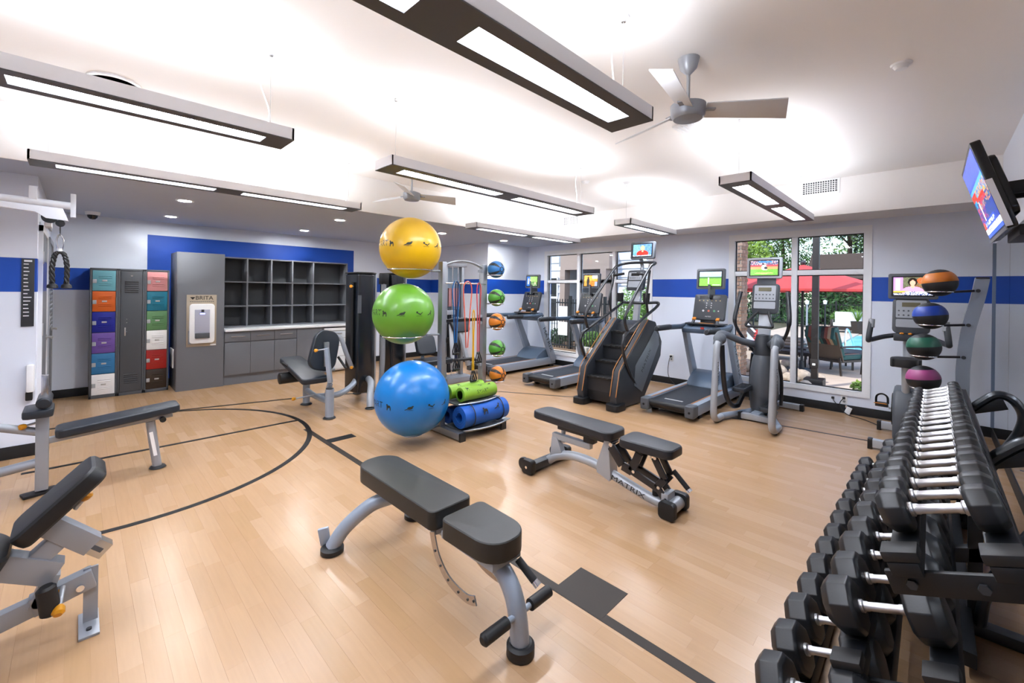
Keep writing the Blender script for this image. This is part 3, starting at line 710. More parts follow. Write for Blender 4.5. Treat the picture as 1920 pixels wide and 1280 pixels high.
# ---------------------------------------------------------------- accessory stand with balls, bands and mats
XL, XR, YP = 2.84, 3.44, 3.88
t = thing('accessory_stand', 'silver accessory stand holding exercise balls, bands and rolled mats', 'storage rack', ((XL+XR)/2, YP, 0))
for x in (XL, XR):
    obj('post', MB().bb((x-.032, YP-.04, .05), (x+.032, YP+.04, 1.90)), M_ALU, t, world=True, bevel=.008)
    ft = obj('foot_rail', MB().bb((x-.035, 3.50, .012), (x+.035, 4.25, .085)), M_ALU, t, world=True, bevel=.006)
    obj('end_cap', MB().bb((x-.038, 3.485, .0), (x+.038, 3.51, .09)), M_BLACK, ft, world=True, bevel=.004)
    obj('end_cap', MB().bb((x-.038, 4.24, .0), (x+.038, 4.262, .09)), M_BLACK, ft, world=True, bevel=.004)
obj('top_arch', MB().tube(smoothline([(XL+.02, YP, 1.865), (XL+.15, YP, 1.91), ((XL+XR)/2, YP, 1.925), (XR-.15, YP, 1.905), (XR-.02, YP, 1.855)]), .014), M_ALU, t, world=True)
obj('cross_bar', MB().bb((XL, YP-.015, 1.225), (XR, YP+.015, 1.26)), M_BLACK, t, world=True)
for z in (1.82, 1.28, 1.2, .7): obj('bracket', MB().bb((XR-.06, YP-.03, z-.015), (XR-.03, YP+.03, z+.015)), M_SILVER2, t, world=True)
BALLS = [(770, 465, 4.55, .322, '#f7c41a', 'glossy yellow'), (757, 588, 4.55, .322, '#6fae34', 'glossy green'), (773, 745, 4.45, .383, '#1687dd', 'big glossy blue')]
def ball_ring(c, r, dz, post):
    # hoop that the ball sits in, with a bar to the post
    rr = math.sqrt(max(.01, r*r-dz*dz))+.006
    P = [(c.x+rr*math.cos(a), c.y+rr*math.sin(a), c.z-dz) for a in [2*PI*i/40 for i in range(40)]]
    o = obj('ball_hoop', MB().tube(P, .006, 8, closed=True), M_CHROME, t, world=True)
    d = (Vector(post)-c); d.z = 0; d.normalize()
    obj('hoop_arm', MB().cyl((c.x+d.x*rr, c.y+d.y*rr, c.z-dz), (post[0], post[1], c.z-dz), .012, n=10), M_SILVER2, o, world=True)
def ball_print(root, c, r, txt, size, lon, lat, m=M_INK, name='print'):
    vs, fs = textmesh(txt, size); return ball_poly(root, c, r, vs, fs, lon, lat, m, name)
def ball_poly(root, c, r, vs, fs, lon, lat, m, name):
    out = []
    for v in vs:
        lo = lon + v.x/(r*math.cos(lat)); la = lat + v.y/r; q = r*1.0015
        out.append(Vector((q*math.cos(la)*math.cos(lo), q*math.cos(la)*math.sin(lo), q*math.sin(la))))
    mb = MB(); mb.v = out; mb.f = fs
    return obj(name, mb, m, root, smooth=False)
def ell(cx, cy, rx, ry, n=12, rot=0):
    c, s = math.cos(rot), math.sin(rot)
    return [Vector((cx+rx*math.cos(2*PI*i/n)*c-ry*math.sin(2*PI*i/n)*s, cy+rx*math.cos(2*PI*i/n)*s+ry*math.sin(2*PI*i/n)*c, 0)) for i in range(n)]
def figures(kind, s):
    # little exercise pictograms as flat polygons
    L = {0: [(0, .1, .5, .28, .2), (-.35, .45, .2, .2, 0), (.45, -.25, .12, .45, .0), (-.3, -.3, .14, .4, -.2)],
         1: [(0, 0, .6, .3, .15), (.5, .3, .28, .16, .3), (-.7, -.25, .5, .1, .3), (.0, -.45, .7, .06, 0)],
         2: [(-.55, .3, .24, .24, 0), (0, -.05, .5, .14, -.4), (.55, .1, .4, .1, .6), (0, -.5, .8, .05, 0)],
         3: [(.5, .45, .2, .2, 0), (.1, .0, .5, .16, .6), (-.55, -.3, .35, .1, .2), (.4, -.2, .1, .4, 0)]}[kind]
    vs, fs = [], []
    for cx, cy, rx, ry, ro in L:
        e = ell(cx*s, cy*s, rx*s, ry*s, 12, ro); k = len(vs); vs += e; fs.append(tuple(range(k, k+12)))
    return vs, fs
M_FIG = mat('ball print', '#1d2a18', .5)
for i, (u, v, td, r, col, nm) in enumerate(BALLS):
    c = PD(u, v, td)
    root = thing('exercise_ball', nm+' exercise ball with a printed band on the accessory stand', 'exercise ball', c, 0, 'exercise balls on the stand')
    obj('ball', MB().sphere((0, 0, 0), r, 64, 32), mat('ball vinyl '+nm, col, .28, spec=.5, var=.08, vscale=3), root, ang=80)
    toc = math.atan2(-c.y, -c.x)
    lat = (.05, .05, -.02)[i]
    sgn = 1
    for k, (dl, kd) in enumerate(((-.62, 0), (-.05, 1), (.5, 2), (.95, 3))):
        vs, fs = figures(kd, .046); ball_poly(root, c, r, vs, fs, toc+dl, lat, M_FIG, 'pictogram')
    ball_print(root, c, r, 'SMART', .085, toc-1.16, lat+.02, M_FIG, 'lettering')
    obj('plug', MB().cyl((0, 0, r*.995), (0, 0, r*1.01), .012), M_WHT, root)
    ball_ring(c, r, r*(.72 if i < 2 else .985), (XL, YP, 0))
# medicine balls on the other post
MED = [(930, 505, '#2b78b8', 'blue', 'topmost'), (931, 558, '#58a833', 'green', 'second from the top'), (932, 603, '#ee8a1f', 'orange', 'in the middle'), (932, 653, '#58a833', 'green', 'fourth from the top'), (933, 702, '#ee8a1f', 'orange', 'lowest')]
M_MEDB = mat('medicine ball rubber black', '#20231f', .5, bump=.1)
def medball(c, r, col, label, group):
    root = thing('medicine_ball', label, 'medicine ball', c, 0, group)
    toc = math.atan2(-c.y, -c.x)
    obj('shell', MB().sphere((0, 0, 0), r, 40, 20), mat('med ball '+col, col, .45, bump=.15), root, ang=80)
    pole = toc+.75
    # black panels: lens shaped gores on the sphere around a horizontal pole
    ax = Vector((math.cos(pole), math.sin(pole), .0)); up = Vector((0, 0, 1)); sd = up.cross(ax)
    for k in range(5):
        a = k*2*PI/5+.35; e1 = up*math.cos(a)+sd*math.sin(a); n2 = ax.cross(e1); mb = MB(); vs = []; N = 12
        for q in range(N+1):
            th_ = .32+q/N*2.35; w_ = .17*math.sin(PI*q/N)**.7+.03; base = ax*math.cos(th_)+e1*math.sin(th_)
            for sg in (-1, 0, 1): vs.append((base+n2*sg*w_).normalized()*r*1.006)
        fs = []
        for q in range(N):
            for g in (0, 1): fs.append((q*3+g, q*3+g+1, (q+1)*3+g+1, (q+1)*3+g))
        mb.add(vs, fs); obj('panel', mb, M_MEDB, root)
    rg = [ (ax*math.cos(.26)+(up*math.cos(2*PI*i/20)+sd*math.sin(2*PI*i/20))*math.sin(.26))*r*1.006 for i in range(20)]
    obj('hub_ring', MB().tube(rg, .005, 6, closed=True), M_MEDB, root)
    return root
for u, v, col, cn, pos in MED:
    c = PY(u, v, 3.76)
    medball(c, .103, col, cn+' and black medicine ball, '+pos+' in the column on the stand', 'medicine balls on the accessory stand')
    o = obj('ball_tray', MB().tube([(c.x+.085*math.cos(a), c.y+.085*math.sin(a), c.z-.072) for a in [2*PI*i/24 for i in range(24)]], .0045, 6, closed=True), M_CHROME, t, world=True)
    obj('tray_arm', MB().cyl((XR, YP, c.z-.072), (c.x-.06, c.y+.06, c.z-.072), .009, n=8), M_SILVER2, o, world=True)
# trays
def tray(z, y0, y1, x0, x1, bow):
    b = MB(); n = 14; P = [(x0+(x1-x0)*i/n, y0-bow*math.sin(PI*i/n), z) for i in range(n+1)]
    b.prism(P+[(x1, y1, z), (x0, y1, z)], (0, 0, 0), (0, 0, .012))
    lip = MB().tube([Vector(p)+Vector((0, 0, .008)) for p in P], .014, 6, sx=.6, sy=1.2)
    o = obj('mat_tray', b, M_ALU, t, world=True, smooth=False); obj('tray_lip', lip, M_ALU, o, world=True)
tray(.085, 3.52, 3.9, XL+.03, XR+.12, .07); tray(.35, 3.60, 3.9, XL+.02, XR+.02, .06)
def spiral_roll(r0, r1, turns, x0, x1, c):
    b = MB(); n = int(turns*26); P = []
    for i in range(n+1):
        a = 2*PI*turns*i/n; r = r0+(r1-r0)*i/n; P.append((c[0]+r*math.cos(a), c[1]+r*math.sin(a)))
    th = (r1-r0)/turns*.92; Q = []
    for i, p in enumerate(P):
        a = 2*PI*turns*i/n; Q.append((p[0]-th*math.cos(a), p[1]-th*math.sin(a)))
    vs = []
    for x in (x0, x1): vs += [(x, y, z) for y, z in P]+[(x, y, z) for y, z in Q]
    N = n+1; fs = []
    for i in range(n):
        fs += [(i, i+1, 2*N+i+1, 2*N+i), (N+i+1, N+i, 3*N+i, 3*N+i+1), (i+1, i, N+i, N+i+1), (2*N+i, 2*N+i+1, 3*N+i+1, 3*N+i)]
    fs += [(0, 2*N, 3*N, N), (n, N+n, 3*N+n, 2*N+n)]
    return b.add(vs, fs)
def mat_print(root, kind, x, c, r, a0, s, m=M_INK):
    vs, fs = figures(kind, s); out = [Vector((x+v.x, c[0]-r*math.cos(a0+v.y/r), c[1]+r*math.sin(a0+v.y/r))) for v in vs]
    mb = MB(); mb.v = out; mb.f = fs; return obj('pictogram', mb, m, root, world=True, smooth=False)
def rolled(name, label, c, r, x0, x1, col, inner, straps, prints, grp, cat='exercise mat'):
    root = thing(name, label, cat, ((x0+x1)/2, c[0], c[1]-r), 0, grp)
    obj('roll', spiral_roll(inner, r, 3, x0, x1, c), mat('mat foam '+col, col, .6, bump=.2, bscale=120), root, world=True)
    for x in straps: obj('strap', MB().tube([(x, c[0]+(r+.002)*math.cos(a), c[1]+(r+.002)*math.sin(a)) for a in [2*PI*i/30 for i in range(30)]], .007, 4, closed=True), M_BLACK, root, world=True)
    for kd, x, a, s in prints: mat_print(root, kd, x, c, r*1.004, a, s)
    return root
rolled('yoga_mat', 'rolled blue exercise mat with black straps in front on the lower tray', (3.58, .235), .128, 2.86, 3.50, '#0b62c9', .06, (2.98, 3.40), ((0, 3.13, .35, .06), (3, 3.31, .5, .055)), 'rolled blue mats')
rolled('yoga_mat', 'rolled blue exercise mat lying behind the strapped one on the lower tray', (3.825, .205), .1, 2.885, 3.395, '#0a52ad', .05, (), (), 'rolled blue mats')
def roller(name, label, c, r, x0, x1, col, prints):
    root = thing(name, label, 'foam roller', ((x0+x1)/2, c[0], c[1]-r), 0, 'green foam rollers')
    Mx = Matrix.Rotation(PI/2, 3, 'Y'); L = x1-x0
    obj('roller', MB().lathe([(r*.62, 0), (r, .004), (r, L-.004), (r*.62, L), (r*.62, 0)], (x0, c[0], c[1]), Mx, 40), mat('roller foam', col, .5), root, world=True)
    obj('core', MB().cyl((x0+.003, c[0], c[1]), (x1-.003, c[0], c[1]), r*.62), M_BLACK, root, world=True)
    for kd, x, a, s in prints: mat_print(root, kd, x, c, r*1.004, a, s)
    return root
rr_ = roller('foam_roller', 'lime green foam roller with printed figures in front on the upper tray', (3.66, .445), .078, 2.93, 3.42, '#93c631', ((0, 3.0, 1.0, .035), (2, 3.2, 1.25, .03), (1, 3.33, 1.2, .03)))
vs, fs = textmesh('SMART', .055); mb = MB(); mb.v = [Vector((3.2+v.x, 3.66-.0785*math.cos(.25+v.y/.078), .445+.0785*math.sin(.25+v.y/.078))) for v in vs]; mb.f = fs
obj('lettering', mb, M_INK, rr_, world=True, smooth=False)
roller('foam_roller', 'lime green foam roller lying behind the printed one under the straps', (3.825, .45), .078, 2.885, 3.385, '#93c631', ((0, 3.02, 1.2, .035), (3, 3.3, 1.2, .035)))
# resistance bands
def band(label, xs, ztop, zbot, col, y, handles, w=.04):
    x = xs; root = thing('resistance_band', label, 'resistance band', (x, y, zbot), 0, 'resistance bands on the stand')
    P = smoothline([(x-.012, y, zbot), (x-w*.7, y-.005, (ztop+zbot)/2), (x-w, y, ztop-.08), (x, y, ztop), (x+w, y, ztop-.08), (x+w*.7, y+.005, (ztop+zbot)/2), (x+.012, y, zbot)], 8)
    obj('tube', MB().tube(P, .0065, 8), mat('band '+col, col, .4), root, world=True)
    if handles:
        for s in (-1, 1):
            h = MB().tube([(x+s*.014, y, zbot), (x+s*.014-.03, y-.01, zbot-.09), (x+s*.014-.03, y-.01, zbot-.12), (x+s*.014+.03, y-.01, zbot-.12), (x+s*.014+.03, y-.01, zbot-.09)], .008, 8, closed=True)
            g = obj('handle', h, M_BLACK, root, world=True)
            obj('grip', MB().cyl((x+s*.014-.028, y-.01, zbot-.12), (x+s*.014+.028, y-.01, zbot-.12), .014), M_BLACK, g, world=True)
    return root
obj('hook_bar', MB().cyl((XL, YP-.05, 1.665), (XR, YP-.05, 1.665), .009), M_CHROME, t, world=True)
for x in (2.95, 3.0, 3.12, 3.3): obj('hook', MB().tube([(x, YP-.05, 1.665), (x, YP-.09, 1.665), (x, YP-.10, 1.69)], .005, 8), M_CHROME, t, world=True)
band('blue resistance band looped over the stand hooks', 2.965, 1.69, 1.0, '#1767a8', YP-.085, True, .05)
band('dark navy resistance band hanging beside the blue one', 2.985, 1.68, .82, '#27305e', YP-.07, True, .02)
band('coral resistance band in a wide loop on the stand', 3.13, 1.69, .93, '#ee6a50', YP-.085, False, .06)
band('thin red resistance band hanging nearest the medicine balls', 3.30, 1.675, .87, '#d8424e', YP-.085, True, .03)
band('yellow resistance band hung low over the lime rollers', 3.225, 1.36, .66, '#f3b912', YP-.085, True, .014)
# ---------------------------------------------------------------- cardio machines along the windows
M_SCR = vcol_mat('screen picture', emit=.9, rough=.15)
M_BEZ = mat('screen bezel black', '#0c0d10', .2)
def screen_mesh(w_, h_, shapes, nx=56, ny=34, fr=None, o=(0, 0, 0)):
    # picture on a plane; fr maps (right, up) unit vectors, default faces -x
    rt, up = fr or (Vector((0, -1, 0)), Vector((0, 0, 1))); o = Vector(o)
    vs = [o+rt*(w_*(i/nx-.5))+up*(h_*(.5-j/ny)) for j in range(ny+1) for i in range(nx+1)]
    fs = [(j*(nx+1)+i, j*(nx+1)+i+1, (j+1)*(nx+1)+i+1, (j+1)*(nx+1)+i) for j in range(ny) for i in range(nx)]
    me = bpy.data.meshes.new('screen'); me.from_pydata([tuple(v) for v in vs], [], fs)
    ca = me.color_attributes.new('Col', 'FLOAT_COLOR', 'CORNER'); d = [0.0]*(4*len(me.loops)); k = 0
    rnd = random.Random(3)
    for j in range(ny):
        for i in range(nx):
            u, v = (i+.5)/nx, (j+.5)/ny; c = (0, 0, 0)
            for s in shapes:
                if s[0] == 'r' and s[1] <= u < s[3] and s[2] <= v < s[4]: c = s[5]
                elif s[0] == 'e' and ((u-s[1])/s[3])**2+((v-s[2])/s[4])**2 < 1: c = s[5]
                elif s[0] == 'n' and s[1] <= u < s[3] and s[2] <= v < s[4] and rnd.random() < s[6]: c = s[5]
            c = lin(c) if isinstance(c, str) else (*c, 1)
            for q in range(4): d[k:k+4] = c; k += 4
    ca.data.foreach_set('color', d); me.materials.append(M_SCR); return me
GOLF = [('r', 0, 0, 1, .4, '#9fc0e8'), ('e', .3, .15, .25, .08, '#e8eef6'), ('e', .8, .1, .2, .06, '#e8eef6'), ('r', 0, .36, 1, .48, '#3c6a3c'), ('r', 0, .46, 1, 1, '#6fae3e'), ('n', 0, .46, 1, 1, '#7dbb4a', .3), ('r', .02, .03, .3, .1, '#f2f2f2'), ('e', .42, .45, .03, .05, '#e8d0b8'), ('r', .395, .49, .45, .68, '#e9eef2'), ('r', .40, .66, .425, .86, '#d8dce6'), ('r', .43, .66, .455, .84, '#d8dce6'), ('r', .6, .9, .95, .95, '#f2f6f2')]
BASE = [('r', 0, 0, 1, .3, '#35507c'), ('n', 0, 0, 1, .3, '#d9d4cc', .3), ('n', 0, 0, 1, .3, '#a4484a', .2), ('r', .3, .02, .78, .16, '#2f79b8'), ('r', 0, .28, 1, .4, '#c9404a'), ('r', 0, .4, 1, .62, '#b08a58'), ('r', 0, .6, 1, 1, '#5f9e34'), ('n', 0, .6, 1, 1, '#71ad40', .3), ('e', .5, .86, .35, .04, '#c2a070'), ('e', .47, .26, .05, .07, '#20242a'), ('e', .5, .42, .09, .14, '#eef0f2'), ('e', .56, .5, .07, .08, '#23272e'), ('e', .46, .55, .05, .08, '#dfe3e8'), ('e', .55, .63, .08, .03, '#eef0f2')]
NEWS1 = [('r', 0, 0, 1, 1, '#3f74c4'), ('n', 0, 0, 1, 1, '#7fb0e0', .4), ('r', 0, .0, .3, 1, '#5f9ac8'), ('n', 0, 0, .35, .7, '#8fbf9a', .3), ('e', .52, .33, .11, .22, '#e4c070'), ('e', .52, .32, .075, .15, '#e8b090'), ('e', .52, .78, .32, .28, '#d02a1a'), ('e', .52, .58, .05, .08, '#e6b294'), ('r', 0, .9, 1, 1, '#e8eef4'), ('n', 0, .9, 1, 1, '#3a62a8', .4)]
NEWS2 = [('r', 0, 0, 1, 1, '#e58a2c'), ('n', 0, 0, 1, .5, '#f0b45c', .4), ('r', .6, 0, 1, .3, '#d8e4f0'), ('n', .4, .5, 1, 1, '#d8481e', .4), ('n', 0, .6, .5, 1, '#5b7a3c', .4), ('e', .3, .22, .06, .1, '#2a1c18'), ('e', .3, .55, .11, .28, '#16181c'), ('r', .22, .6, .38, 1, '#16181c'), ('r', .8, .6, 1, 1, '#8a96b8')]
PARK = [('r', 0, 0, 1, 1, '#6d9a48'), ('n', 0, 0, 1, .6, '#9cc070', .4), ('r', 0, 0, .3, 1, '#2b62c4'), ('e', .16, .3, .06, .1, '#e8c8b0'), ('r', .1, .4, .22, .8, '#e8eaf0'), ('e', .34, .38, .05, .08, '#d8a888'), ('r', .28, .46, .40, 1, '#1c1f2a'), ('n', .4, .55, 1, 1, '#2a3a24', .5), ('e', .8, .7, .07, .1, '#d8b090'), ('n', .45, .8, 1, 1, '#e8e8e8', .15)]
TALK = [('r', 0, 0, 1, 1, '#5a5a48'), ('r', 0, 0, .25, .82, '#b884d8'), ('r', .05, .05, .18, .75, '#d8b0ec'), ('e', .75, .2, .14, .18, '#e0582c'), ('r', .55, .35, 1, .55, '#7a5a3c'), ('n', .25, 0, 1, .5, '#6e7a50', .2), ('e', .5, .26, .12, .24, '#18120f'), ('e', .5, .32, .07, .16, '#d9a088'), ('e', .5, .78, .28, .26, '#e58fc4'), ('e', .5, .52, .05, .1, '#d9a088'), ('r', 0, .76, .4, .86, '#e8a640'), ('r', .3, .8, 1, .9, '#e8ecf4'), ('n', .3, .8, 1, .9, '#2a3a70', .35), ('r', 0, .9, 1, 1, '#cfd6e8'), ('n', 0, .9, 1, 1, '#2a3a78', .4)]
def tvbox(t, c, w_, h_, shapes, tilt=0, m=None):
    c = Vector(c); Rm = Matrix.Rotation(tilt, 3, 'Y'); P = [Rm @ Vector((0, y, z)) for y, z in rrect(w_, h_, .02, 4)]
    hs = obj('screen_housing', MB().prism([p+c for p in P], Rm @ Vector((-.02, 0, 0)), Rm @ Vector((.055, 0, 0))), m or M_GREY, t, world=True, bevel=.008)
    bz = obj('bezel', MB().prism([Rm @ Vector((-.0215, y, z))+c for y, z in rrect(w_*.86, h_*.80, .008, 3)], (0, 0, 0), Rm @ Vector((-.001, 0, 0))), M_BEZ, hs, world=True, smooth=False)
    o = c-base_of(hs)+Rm @ Vector((-.024, 0, .0))
    s = obj('screen', screen_mesh(w_*.78, h_*.70, shapes, fr=(Vector((0, -1, 0)), Rm @ Vector((0, 0, 1))), o=o), None, hs)
    return hs
def treadmill(yc, shapes, label, sh, x0=5.3, big=1.0):
    t = thing('treadmill', label, 'treadmill', (x0, yc, 0), 0, 'treadmills facing the windows')
    W = .70; h = W/2; wp = lambda x, y, z: (x0+x, yc+y, z)
    obj('deck', MB().bb(wp(.08, -h+.03, .07), wp(1.85, h-.03, .165)), M_DKGREY, t, world=True, bevel=.01)
    obj('belt', MB().bb(wp(.03, -.25, .165), wp(1.4, .25, .185)), mat('running belt', '#262c35', .55, bump=.25, bscale=400), t, world=True, bevel=.006)
    obj('rear_roller', MB().cyl(wp(.05, -.25, .145), wp(.05, .25, .145), .042), M_BLACK, t, world=True)
    for s in (-1, 1):
        ra = obj('side_rail', MB().bb(wp(.12, s*h, .06), wp(1.85, s*(h-.10), .20)), M_STEELB, t, world=True, bevel=.015)
        obj('orange_line', MB().bb(wp(.12, s*(h-.095), .2), wp(1.45, s*(h-.075), .203)), M_ORG, ra, world=True)
        cp = obj('rear_cap', MB().bb(wp(-.02, s*(h+.005), .045), wp(.14, s*(h-.115), .205)), M_GREY, t, world=True, bevel=.03, seg=3)
        obj('cap_bolt', MB().cyl(wp(-.026, s*(h-.05), .12), wp(-.015, s*(h-.05), .12), .014), M_GAP, cp, world=True)
        up = obj('upright', MB().bar(wp(1.80, s*(h-.02), .12), wp(1.33, s*(h-.03), 1.05), .07, .17, up=(1, 0, 0), h2=.12), M_STEELB, t, world=True, bevel=.015)
        if s < 0:
            d = (Vector((1.33, 0, 1.05))-Vector((1.80, 0, .12))).normalized()
            text('lettering', 'MATRIX', .10, M_INK, t, wp(1.56, s*(h+.018), .585), frame(-d, Vector((0, 0, 1)).cross(Vector((0, 1, 0)))*-1 if False else Vector((d.z, 0, -d.x))), world=True, sx=1.6)
        obj('foot', MB().bb(wp(.25, s*(h-.06)-.03, 0), wp(.35, s*(h-.06)+.03, .07)), M_BLACK, t, world=True, bevel=.006)
        obj('foot', MB().bb(wp(1.7, s*(h-.06)-.03, 0), wp(1.82, s*(h-.06)+.03, .07)), M_BLACK, t, world=True, bevel=.006)
        hr = obj('handrail', MB().tube([wp(.42, s*(h-.01), 1.09), wp(.5, s*(h-.01), 1.095), wp(1.2, s*(h-.02), 1.08), wp(1.42, s*(h-.05), 1.10)], [.03, .042, .045, .05], 12, sx=.8), M_SLATE, t, world=True)
        obj('rail_grip', MB().tube([wp(.40, s*(h-.01), 1.09), wp(.42, s*(h-.01), 1.09), wp(.8, s*(h-.012), 1.09)], [.03, .046, .047], 12, sx=.82), M_DKGREY, hr, world=True)
        g = obj('lever', MB().bar(wp(1.22, s*.18, 1.10), wp(1.30, s*.17, 1.2), .035, .03), M_DKGREY, t, world=True, bevel=.006)
        obj('lever_cap', MB().box(wp(1.295, s*.17, 1.205), (.06, .05, .03), Matrix.Rotation(-.5, 3, 'Y')), M_ORG2, g, world=True, bevel=.008)
    mc = MB(); prof = [(1.28, .185), (1.36, .27), (1.5, .36), (1.7, .385), (1.88, .33), (1.93, .2), (1.93, .06), (1.28, .06)]
    mc.prism([wp(x, -h+.07, z) for x, z in prof], (0, 0, 0), (0, W-.14, 0))
    obj('motor_cover', mc, M_SLATE, t, world=True, bevel=.025, seg=3)
    cb = MB(); cb.prism([wp(x, -h+.03, z) for x, z in ((1.18, 1.06), (1.2, .99), (1.42, .98), (1.5, 1.10), (1.3, 1.13))], (0, 0, 0), (0, W-.06, 0))
    obj('console_tray', cb, M_SLATE, t, world=True, bevel=.02)
    obj('console_mat', MB().bb(wp(1.2, -.27, 1.125), wp(1.42, .27, 1.145)), M_DKGREY, t, world=True, bevel=.006)
    obj('stop_key', MB().bb(wp(1.175, -.02, 1.06), wp(1.185, .03, 1.09)), M_RED, t, world=True)
    obj('orange_panel', MB().bb(wp(1.24, -.12, 1.145), wp(1.3, .08, 1.149)), M_ORG2, t, world=True)
    Rm = Matrix.Rotation(.28, 3, 'Y'); c = Vector(wp(1.44, 0, 1.38))
    cn = obj('console', MB().prism([Rm @ Vector((0, y, z))+c for y, z in rrect(.46, .40, .03, 4)], Rm @ Vector((-.015, 0, 0)), Rm @ Vector((.06, 0, 0))), M_DKGREY, t, world=True, bevel=.012)
    for (y, z, r, col) in [(-.15+.06*i, .1, .009, '#b9a06a') for i in range(6)]+[(y, z, .008, '#d8d8d8') for y in (-.03, .04) for z in (.06, .025, -.01)]+[(-.08, -.06, .016, '#4ea06a'), (.0, -.06, .016, '#d86a4a'), (.08, -.06, .016, '#d8d8d8'), (-.14, -.06, .01, '#d8d8d8')]:
        p = Rm @ Vector((-.0155, y, z))+c; obj('button', MB().cyl(p, p+Rm @ Vector((-.004, 0, 0)), r, n=10), mat('button '+col, col, .4), cn, world=True)
    obj('display', MB().prism([Rm @ Vector((-.016, y, z+.15))+c for y, z in rrect(.3, .05, .006, 2)], (0, 0, 0), Rm @ Vector((-.002, 0, 0))), M_BEZ, cn, world=True, smooth=False)
    text('lettering', 'MATRIX', .025, M_SILINK, cn, c+Rm @ Vector((-.0165, 0, -.15)), frame((0, -1, 0), Rm @ Vector((0, 0, 1))), world=True)
    obj('console_neck', MB().bb(wp(1.4, -.12, 1.1), wp(1.5, .12, 1.25)), M_DKGREY, t, world=True, bevel=.01)
    obj('screen_neck', MB().bar(wp(1.51, 0, 1.52), wp(1.52, 0, 1.72), .22*big, .03, up=(0, 1, 0)), M_GREY, t, world=True)
    tvbox(t, wp(1.48, 0, sh), .41*big, .31*big, shapes, .08)
    obj('lettering', MB().bb(wp(.2, -.12, .1855), wp(.24, .12, .1865)), M_SILINK, t, world=True)
    return t
treadmill(2.41, GOLF, 'treadmill showing a golf player beside the pool window', 1.81, 5.28, 1.0)
treadmill(4.58, NEWS2, 'treadmill with an orange news picture in front of the tall window', 1.795, 5.3, .92)
treadmill(6.06, PARK, 'treadmill with a park scene on its screen in the corner', 1.795, 5.3, .92)

# stair climber
t = thing('stair_climber', 'black stair climber with handrails and a news screen', 'stair climber', (5.6, 3.3, 0))
YR, YL = 2.98, 3.62
SP = [(5.06, .02), (5.02, .18), (5.12, .52), (5.93, 1.19), (6.14, 1.15), (6.35, .84), (6.32, .62), (5.75, .0)]
IN = [(5.06, .02), (5.06, .3), (5.16, .5), (5.95, 1.16), (6.1, 1.1), (6.1, .02)]
for y0, y1, nm in ((YR, YR+.10, 'side_panel'), (YL-.10, YL, 'side_panel')):
    sp = obj(nm, MB().prism([(x, y0, z) for x, z in SP], (0, 0, 0), (0, y1-y0, 0)), M_DKGREY, t, world=True, bevel=.02, seg=3)
    yo = y0-.004 if y0 == YR else y1+.004
    obj('cover_plate', MB().prism([(x, yo, z) for x, z in ((5.50, .28), (5.52, .55), (6.10, 1.03), (6.22, .95), (6.24, .8), (5.72, .16))], (0, -.004, 0), (0, .01, 0)), mat('cover plate grey', '#8b939c', .38, .35), sp, world=True, bevel=.003)
    if y0 == YR: text('lettering', 'MATRIX', .08, M_DKGREY, sp, (5.83, yo-.006, .60), frame(Vector((.64, 0, .77)), Vector((-.77, 0, .64))), world=True, sx=1.4)
    ye = y0 if y0 != YR else y1
    for yy in (y0+.004, y1-.004):
        obj('trim_line', MB().tube([(5.02, yy, .19), (5.10, yy, .53), (5.16, yy, .59), (5.9, yy, 1.195)], .006, 6), M_ORG, sp, world=True)
    ft = obj('foot_block', MB().prism([(p[0]+5.10, p[1]+(y0+y1)/2, 0) for p in rrect(.26, .20, .06)], (0, 0, .0), (0, 0, .09)), M_BLACK, t, world=True, bevel=.015)
for k in range(4):
    x = 5.12+k*.21; z = .40+k*.2
    st = obj('step', MB().bb((x, YR+.10, z-.03), (x+.24, YL-.10, z)), M_BLACK, t, world=True, bevel=.006)
    obj('riser', MB().prism([(x+.02, YR+.10, z-.2), (x+.02, YR+.10, z-.03), (x+.05, YR+.10, z-.03), (x+.09, YR+.10, z-.2)], (0, 0, 0), (0, .44, 0)), mat('riser black', '#23252a', .5), st, world=True)
    for q in range(5): obj('tread_lug', MB().bb((x-.004, YR+.13+q*.08, z-.012), (x+.03, YR+.18+q*.08, z+.004)), M_GAP, st, world=True)
obj('lower_shroud', MB().bb((5.14, YR+.1, .06), (5.5, YL-.1, .21)), M_BLACK, t, world=True, bevel=.01)
obj('rear_body', MB().prism([(x, YR+.1, z) for x, z in ((5.7, .05), (5.94, 1.1), (6.1, 1.16), (6.3, .84), (6.28, .62), (5.9, .03))], (0, 0, 0), (0, .44, 0)), M_DKGREY, t, world=True, bevel=.01)
